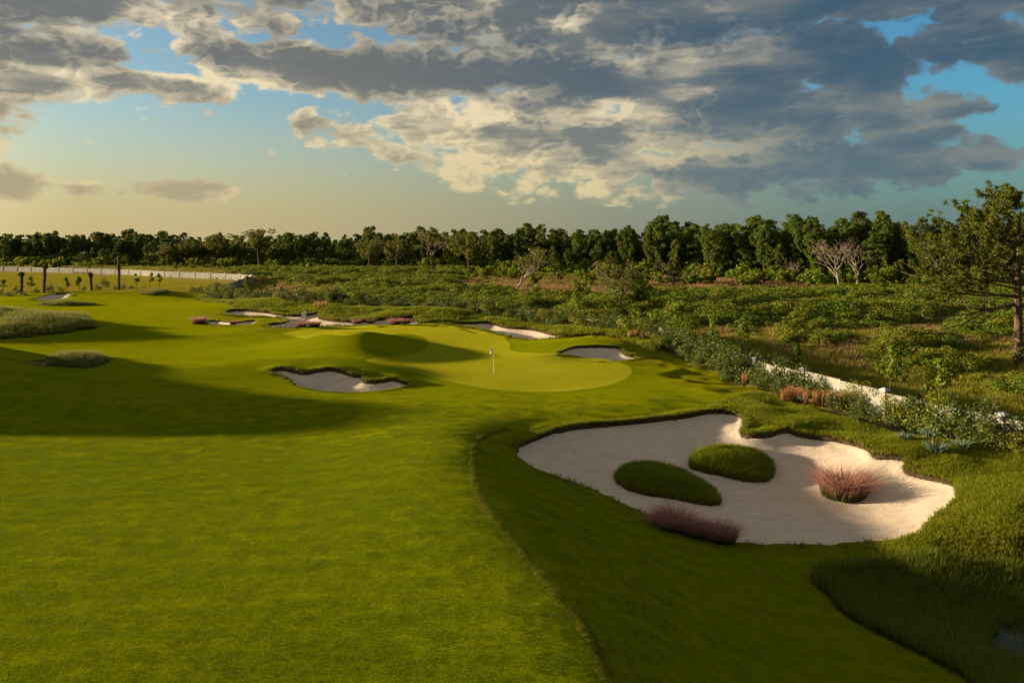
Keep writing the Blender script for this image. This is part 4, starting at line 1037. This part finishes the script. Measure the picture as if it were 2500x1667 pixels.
    # shrubs behind the far green
    for px, py, sc in [(40,716,1.1),(5,722,1.),(120,713,1.2),(150,712,.9),(88,715,.8),(240,708,1.),(258,702,1.7),(300,706,.9),(320,706,.8),(205,709,.7),(280,707,.7),(350,705,.7),(20,724,.8),(60,722,.7),(130,716,.6),(490,716,1.2),(510,719,1.4),(535,722,1.3),(470,713,1.),(600,730,1.),(640,731,1.),(620,728,1.1),(655,735,.9)]:
        x, y, z = hit(px, py, ground_h)
        e = obj('planted_shrub', None, None, (x, y, z-.05), r.random()*6.28, sc); tag(e, 'low dark shrub on the lawn edge behind the far green', 'shrub', 'shrubs behind the far green'); obj('foliage', sh[r.integers(0, 4)], e); obj('stem', stm, e)
build_planting()

# ------------------------------------------------------------------ grasses on the course
def in_poly(poly, n, r):
    lo, hi = poly.min(0), poly.max(0); out = np.zeros((0, 2))
    while len(out) < n:
        p = lo+(hi-lo)*r.random((n*2, 2)); out = np.vstack([out, p[sdf(poly, p[:, 0], p[:, 1]) < 0]])
    return out[:n]
def build_course_grass():
    r = np.random.default_rng(31)
    # tall pale grass stands
    tall = [tuft_mesh('tuft', M['grasst'], 85, 1.0, .42, .38, .022, 300+i, 1.0, .6) for i in range(4)]
    labs = ['broad stand of tall pale grass on the left mound','low stand of pale grass on sandy soil behind the shaded ridge','thin strip of pale grass below the far bunker','pale grass with a sandy edge beyond the broad tall stand','small grass tuft bank on the far fairway']
    for i, poly in enumerate(GRASS_POLY):
        area = np.prod(poly.max(0)-poly.min(0)); n = int(min(1500, area*(5 if i != 1 else 6)))
        p = in_poly(poly, n, r); z = ground_h(p[:, 0], p[:, 1])
        hs = (1.05, .62, .7, .9, .9)[i]*(.55+.75*r.random(n))*np.clip(.35-sdf(poly, p[:, 0], p[:, 1])/1.6, .35, 1)*(.7+.6*vnoise(p[:, 0], p[:, 1], 2.5, 7))
        tag(scatter('tall_grass', tall, np.c_[p, z], r.random(n)*6.28, np.c_[.5+hs*.9, .5+hs*.9, hs]), labs[i], kind='stuff')
    # rough on the banks
    lip = [tuft_mesh('tuft', M['grassl'], 26, .22, .16, .7, .016, 320+i) for i in range(4)]
    rgh = [tuft_mesh('tuft', M['grassr'], 30, .28, .24, .5, .021, 330+i) for i in range(4)]
    p = in_poly(RIGHT_ROUGH, 16000, r); p = p[(p[:, 0] < 30)]
    s = sdf(BK['big'], p[:, 0], p[:, 1]); p = p[s > .02]
    z = ground_h(p[:, 0], p[:, 1]); sc = (.6+.6*r.random(len(p)))*(.7+.7*vnoise(p[:, 0], p[:, 1], 1.5, 9))
    tag(scatter('rough_grass', rgh, np.c_[p, z], r.random(len(p))*6.28, sc), 'thick rough grass on the bank round the big bunker', kind='stuff')
    p = in_poly(BACK_ROUGH, 9000, r); s = np.min([sdf(BK[k], p[:, 0], p[:, 1]) for k in ('waste', 'back', 'right', 'strip')], 0); p = p[s > .02]
    z = ground_h(p[:, 0], p[:, 1]); sc = (1.3+1.3*r.random(len(p)))*(.7+.6*vnoise(p[:, 0], p[:, 1], 3, 9))
    tag(scatter('rough_grass', rgh, np.c_[p, z], r.random(len(p))*6.28, sc), 'shaggy rough grass on the mounds behind the green', kind='stuff')
    # strip of longer grass where the fairway shelf breaks into the slope
    i = r.integers(0, len(EDGE)-1, 5200); f = r.random(5200)[:, None]; v = EDGE[i+1]-EDGE[i]; nr = np.c_[-v[:, 1], v[:, 0]]/(np.linalg.norm(v, axis=1)[:, None]+1e-9)
    p = EDGE[i]+v*f+nr*(r.normal(.0, .09, 5200))[:, None]; z = ground_h(p[:, 0], p[:, 1])
    tag(scatter('edge_grass', rgh, np.c_[p, z], r.random(5200)*6.28, (.12+.15*r.random(5200))*(.35+1.0*vnoise(p[:, 0], p[:, 1], .7, 13))), 'longer grass along the break between fairway and slope', kind='stuff')
    # ragged edges round the bunkers
    for k, dens, hs, lab in (('big', 30, 1.05, 'ragged turf fringe round the big bunker'), ('left', 18, .9, 'ragged turf fringe round the bunker by the central mound'), ('right', 16, .9, 'ragged turf fringe round the bunker near the wall'), ('back', 14, 1.6, 'ragged turf fringe round the bunker behind the green'), ('waste', 12, 1.7, 'ragged turf fringe round the winding bunker'), ('far', 6, 1.3, 'ragged turf fringe round the far bunker')):
        P = BK[k]; Q = np.roll(P, -1, 0); seg = np.linalg.norm(Q-P, axis=1); n = int(seg.sum()*dens)
        i = r.choice(len(P), n, p=seg/seg.sum()); f = r.random(n)[:, None]; v = (Q-P)[i]; nr = np.c_[v[:, 1], -v[:, 0]]/(np.linalg.norm(v, axis=1)[:, None]+1e-9)
        p = P[i]+v*f; ar = np.sum(P[:, 0]*Q[:, 1]-Q[:, 0]*P[:, 1]); nr = nr*(1 if ar > 0 else -1)
        p = p+nr*np.abs(r.normal(.05, .14, n))[:, None]
        x, y = p[:, 0], p[:, 1]
        # the mown near side of each bunker stays clean
        cen = P.mean(0); far_side = (y-cen[1])/(np.ptp(P[:, 1])/2)
        if k == 'big': keep = (hiside(P, p) | (r.random(n) < .12))
        else: keep = (far_side > -.25) | (r.random(n) < .2)
        p = p[keep]; z = ground_h(p[:, 0], p[:, 1]); z = np.maximum(z, base_h(p[:, 0], p[:, 1])+.02)
        sc = hs*(.6+.7*r.random(len(p)))
        tag(scatter('bunker_fringe', lip, np.c_[p, z-.03], r.random(len(p))*6.28, sc), lab, kind='stuff')
    # grass islands in the big bunker
    for i, poly in enumerate(ISL_PX):
        q = smooth_poly(np.array([hit(a, b, ground_h) for a, b in poly])[:, :2], n=3); c = q.mean(0)
        X, Y = np.meshgrid(np.linspace(*(q[:, 0].min()-.1, q[:, 0].max()+.1), 60), np.linspace(q[:, 1].min()-.1, q[:, 1].max()+.1, 60))
        xs, ys = X.ravel(), Y.ravel(); s = sdf(q, xs, ys); z = ground_h(xs, ys); hgt = .36*np.sqrt(np.clip(-s/1.1, 0, 1))*(.85+.3*vnoise(xs, ys, .9, 12))
        idx = np.arange(3600).reshape(60, 60); a, b, cc, d = idx[:-1,:-1].ravel(), idx[:-1,1:].ravel(), idx[1:,1:].ravel(), idx[1:,:-1].ravel()
        sh_, _ = clip(np.c_[xs-c[0], ys-c[1], z+hgt-.05], np.vstack([np.c_[a, b, cc], np.c_[a, cc, d]]), -s, {})
        o = obj('grass_island', mesh_np('grass_island', sh_[0], sh_[1], [M['turf']], True, {'dry': np.zeros(len(sh_[0])), 'collar': np.zeros(len(sh_[0])), 'rough': np.ones(len(sh_[0])), 'scrub': np.zeros(len(sh_[0])), 'soil': np.zeros(len(sh_[0]))}), None, (c[0], c[1], 0))
        tag(o, ('long dark grass island in the shaded sand of the big bunker', 'rounder grass island with a sunlit crown in the big bunker')[i], 'grass island')
        p = in_poly(q, 2600, r); s = sdf(q, p[:, 0], p[:, 1]); z = ground_h(p[:, 0], p[:, 1])+.36*np.sqrt(np.clip(-s/1.1, 0, 1))*(.85+.3*vnoise(p[:, 0], p[:, 1], .9, 12))-.04
        isg = [tuft_mesh('tuft', M['grassl'], 30, .36, .20, .6, .020, 350+j, 1.0, .55) for j in range(4)]
        cov = scatter('blades', isg, np.c_[p-c, z], r.random(len(p))*6.28, (.75+.5*r.random(len(p)))*np.where(s > -.25, 1.2, 1.0)); cov.parent = o; cov['kind'] = 'stuff'
    # short mown blades on the near fairway and slope
    xs, ys = np.meshgrid(np.arange(-40, 22, .5), np.arange(15.5, 54, .5)); p = np.c_[xs.ravel(), ys.ravel()]+r.uniform(-.2, .2, (xs.size, 2))
    k = np.abs(p[:, 0]/p[:, 1]) < .74; k &= r.random(len(p)) < np.clip((54-p[:, 1])/18, 0, 1); p = p[k]
    k = (sdf(BK['big'], p[:, 0], p[:, 1]) > .45) & (sdf(RIGHT_ROUGH, p[:, 0], p[:, 1]) > .2) & (sdf(GREEN, p[:, 0], p[:, 1]) > .4) & (sdf(REEDS, p[:, 0], p[:, 1]) > .2) & (sdf(BK['left'], p[:, 0], p[:, 1]) > .5); p = p[k]
    z = ground_h(p[:, 0], p[:, 1]); gx = (ground_h(p[:, 0]+.15, p[:, 1])-z)/.15; gy = (ground_h(p[:, 0], p[:, 1]+.15)-z)/.15
    rz = r.random(len(p))*6.28; cx, sx = np.cos(rz), np.sin(rz); lx, ly = gx*cx+gy*sx, -gx*sx+gy*cx
    fair = [tuft_mesh('mown_patch', M['mown'], 330, .040, .37, .7, .0075, 360+j, 1.0, .5) for j in range(5)]
    tag(scatter('fairway_grass', fair, np.c_[p, z+.014], rz, .9+.3*r.random(len(p)), None, np.c_[np.arctan(ly), -np.arctan(lx)]), 'short mown grass blades of the near fairway', kind='stuff')
    # pond reeds
    reed = [tuft_mesh('tuft', M['reed'], 30, .62, .22, .45, .018, 340+i) for i in range(4)]
    p = in_poly(REEDS, 5200, r); hole = smooth_poly(np.array(hits([(2395,1600),(2440,1545),(2520,1535),(2640,1580),(2640,1680),(2500,1645)]))[:, :2], n=3)
    s = sdf(hole, p[:, 0], p[:, 1]); p = p[(s > .05) | (r.random(len(p)) < .16)]
    z = base_h(p[:, 0], p[:, 1]); sc = .7+.6*r.random(len(p))
    tag(scatter('pond_reeds', reed, np.c_[p, z-.03], r.random(len(p))*6.28, sc), 'dark reeds and sedges round the pond', kind='stuff')
def hiside(P, p):                                  # the far and right rims of the big bunker
    a = np.array(hit(1258, 1100)[:2]); b = np.array(hit(2248, 1304)[:2]); return ((b-a)[0]*(p[:, 1]-a[1])-(b-a)[1]*(p[:, 0]-a[0])) > 0
build_course_grass()
def build_muhly():
    r = np.random.default_rng(41)
    me = [tuft_mesh('pink_grass', M['muhly'], 1900, 1.05, .48, 1.05, .013, 400+i, 1.3, .6) for i in range(3)]
    for px, pb, w, lab in [(2058,1208,150,'pink grass clump alone on the sunlit sand'),(1640,1290,120,'larger pink grass clump under the dark grass island'),(1700,1306,90,'middle pink grass clump between two others by the mown slope'),(1760,1318,100,'pink and green grass clump at the mown slope end'),
            (485,790,42,'pink grass clump at the end of the narrow sand strip'),(735,799,34,'pink grass mound in the winding bunker, left half'),(768,797,34,'pink grass mound in the winding bunker, right half'),(870,789,26,'small pink grass clump behind a low grass hump'),(905,788,24,'second small pink grass clump behind a low grass hump'),
            (965,792,38,'pale pink grass clump on the right arm of the winding bunker'),(990,788,26,'small pale pink grass clump at the bunker end'),(570,791,22,'tiny low pink grass tuft on the sand strip')]:
        x, y, z = hit(px, pb, ground_h); s = w*y/F/1.65
        o = obj('pink_grass', me[r.integers(0, 3)], None, (x, y, z-.03), r.random()*6.28, (s*1.12, s*1.12, s*.92)); tag(o, lab, 'grass')
build_muhly()

# ------------------------------------------------------------------ flagstick, board, pond
def build_flag():
    x, y, z = hit(1206, 916, ground_h)
    e = obj('flagstick', None, None, (x, y, z)); tag(e, 'white flag hanging on a thin pale flagstick in the green', 'flagstick')
    mb = MB(); mb.tube([(0, 0, -.1), (-.10, 0, 2.15)], [.010, .009], 8); obj('pole', mb.mesh('pole', [M['white']], True), e)
    n, m_ = 9, 8; V = []
    for i in range(n):
        for j in range(m_):
            u, v = i/(n-1), j/(m_-1)
            V.append((-.10-.28*u*(.55+.45*v), .05*math.sin(u*7+v*2), 2.13-.34*v-.34*u*u-.02*math.sin(u*9)))
    Q = [[i*m_+j, i*m_+j+1, (i+1)*m_+j+1, (i+1)*m_+j] for i in range(n-1) for j in range(m_-1)]
    obj('flag', mesh_np('flag', np.array(V), np.array(Q), [M['white']], True), e)
    mb = MB(); th = np.linspace(0, 2*math.pi, 17)[:-1]
    mb.add([(.054*math.cos(a), .054*math.sin(a), .006) for a in th]+[(0, 0, .0065)], None, [[k, (k+1) % 16, 16] for k in range(16)]); obj('cup', mb.mesh('cup', [M['soil']]), e)
build_flag()
def build_board():
    x, y, z = hit(742, 773, ground_h); e = obj('white_board', None, None, (x, y, z), .5); tag(e, 'small white board standing on the sand under a rough mound', 'board')
    mb = MB(); V = np.array([(-.33, 0, .0), (.33, 0, .0), (.33, .12, .62), (.12, .16, .66), (-.2, .10, .45), (-.33, .02, .15)])
    W2 = V+[0, .06, 0]; mb.add(np.vstack([V, W2]), [[i, i+6, (i+1) % 6+6, (i+1) % 6] for i in range(6)], [[0, 1, 2], [0, 2, 3], [0, 3, 4], [0, 4, 5], [6, 8, 7], [6, 9, 8], [6, 10, 9], [6, 11, 10]])
    obj('panel', mb.mesh('panel', [M['white']]), e)
    mb = MB(); mb.box((.03, .03, .32), (.07, .01, .06)); o = obj('mark', mb.mesh('mark', [M['cap']]), e)
    for sx in (-.25, .25): mb = MB(); mb.box((sx, .28, .18), (.02, .02, .22)); obj('leg', mb.mesh('leg', [M['white']]), e)
build_board()
def build_pond():
    m, t, out = mat('pond_water'); pos = t.node('ShaderNodeNewGeometry').outputs['Position']
    principled(t, out, (.012, .014, .012), .12, .25, bump(t, t.noise(pos, 5, 3, .5), .08, .02))
    V = np.array([(8, 8, -2.98), (60, 8, -2.98), (60, 30, -2.98), (8, 30, -2.98)]); tag(obj('pond_water', mesh_np('pond_water', V, np.array([[0, 1, 2, 3]]), [m])), 'still dark pond water between reeds', kind='structure')
build_pond()
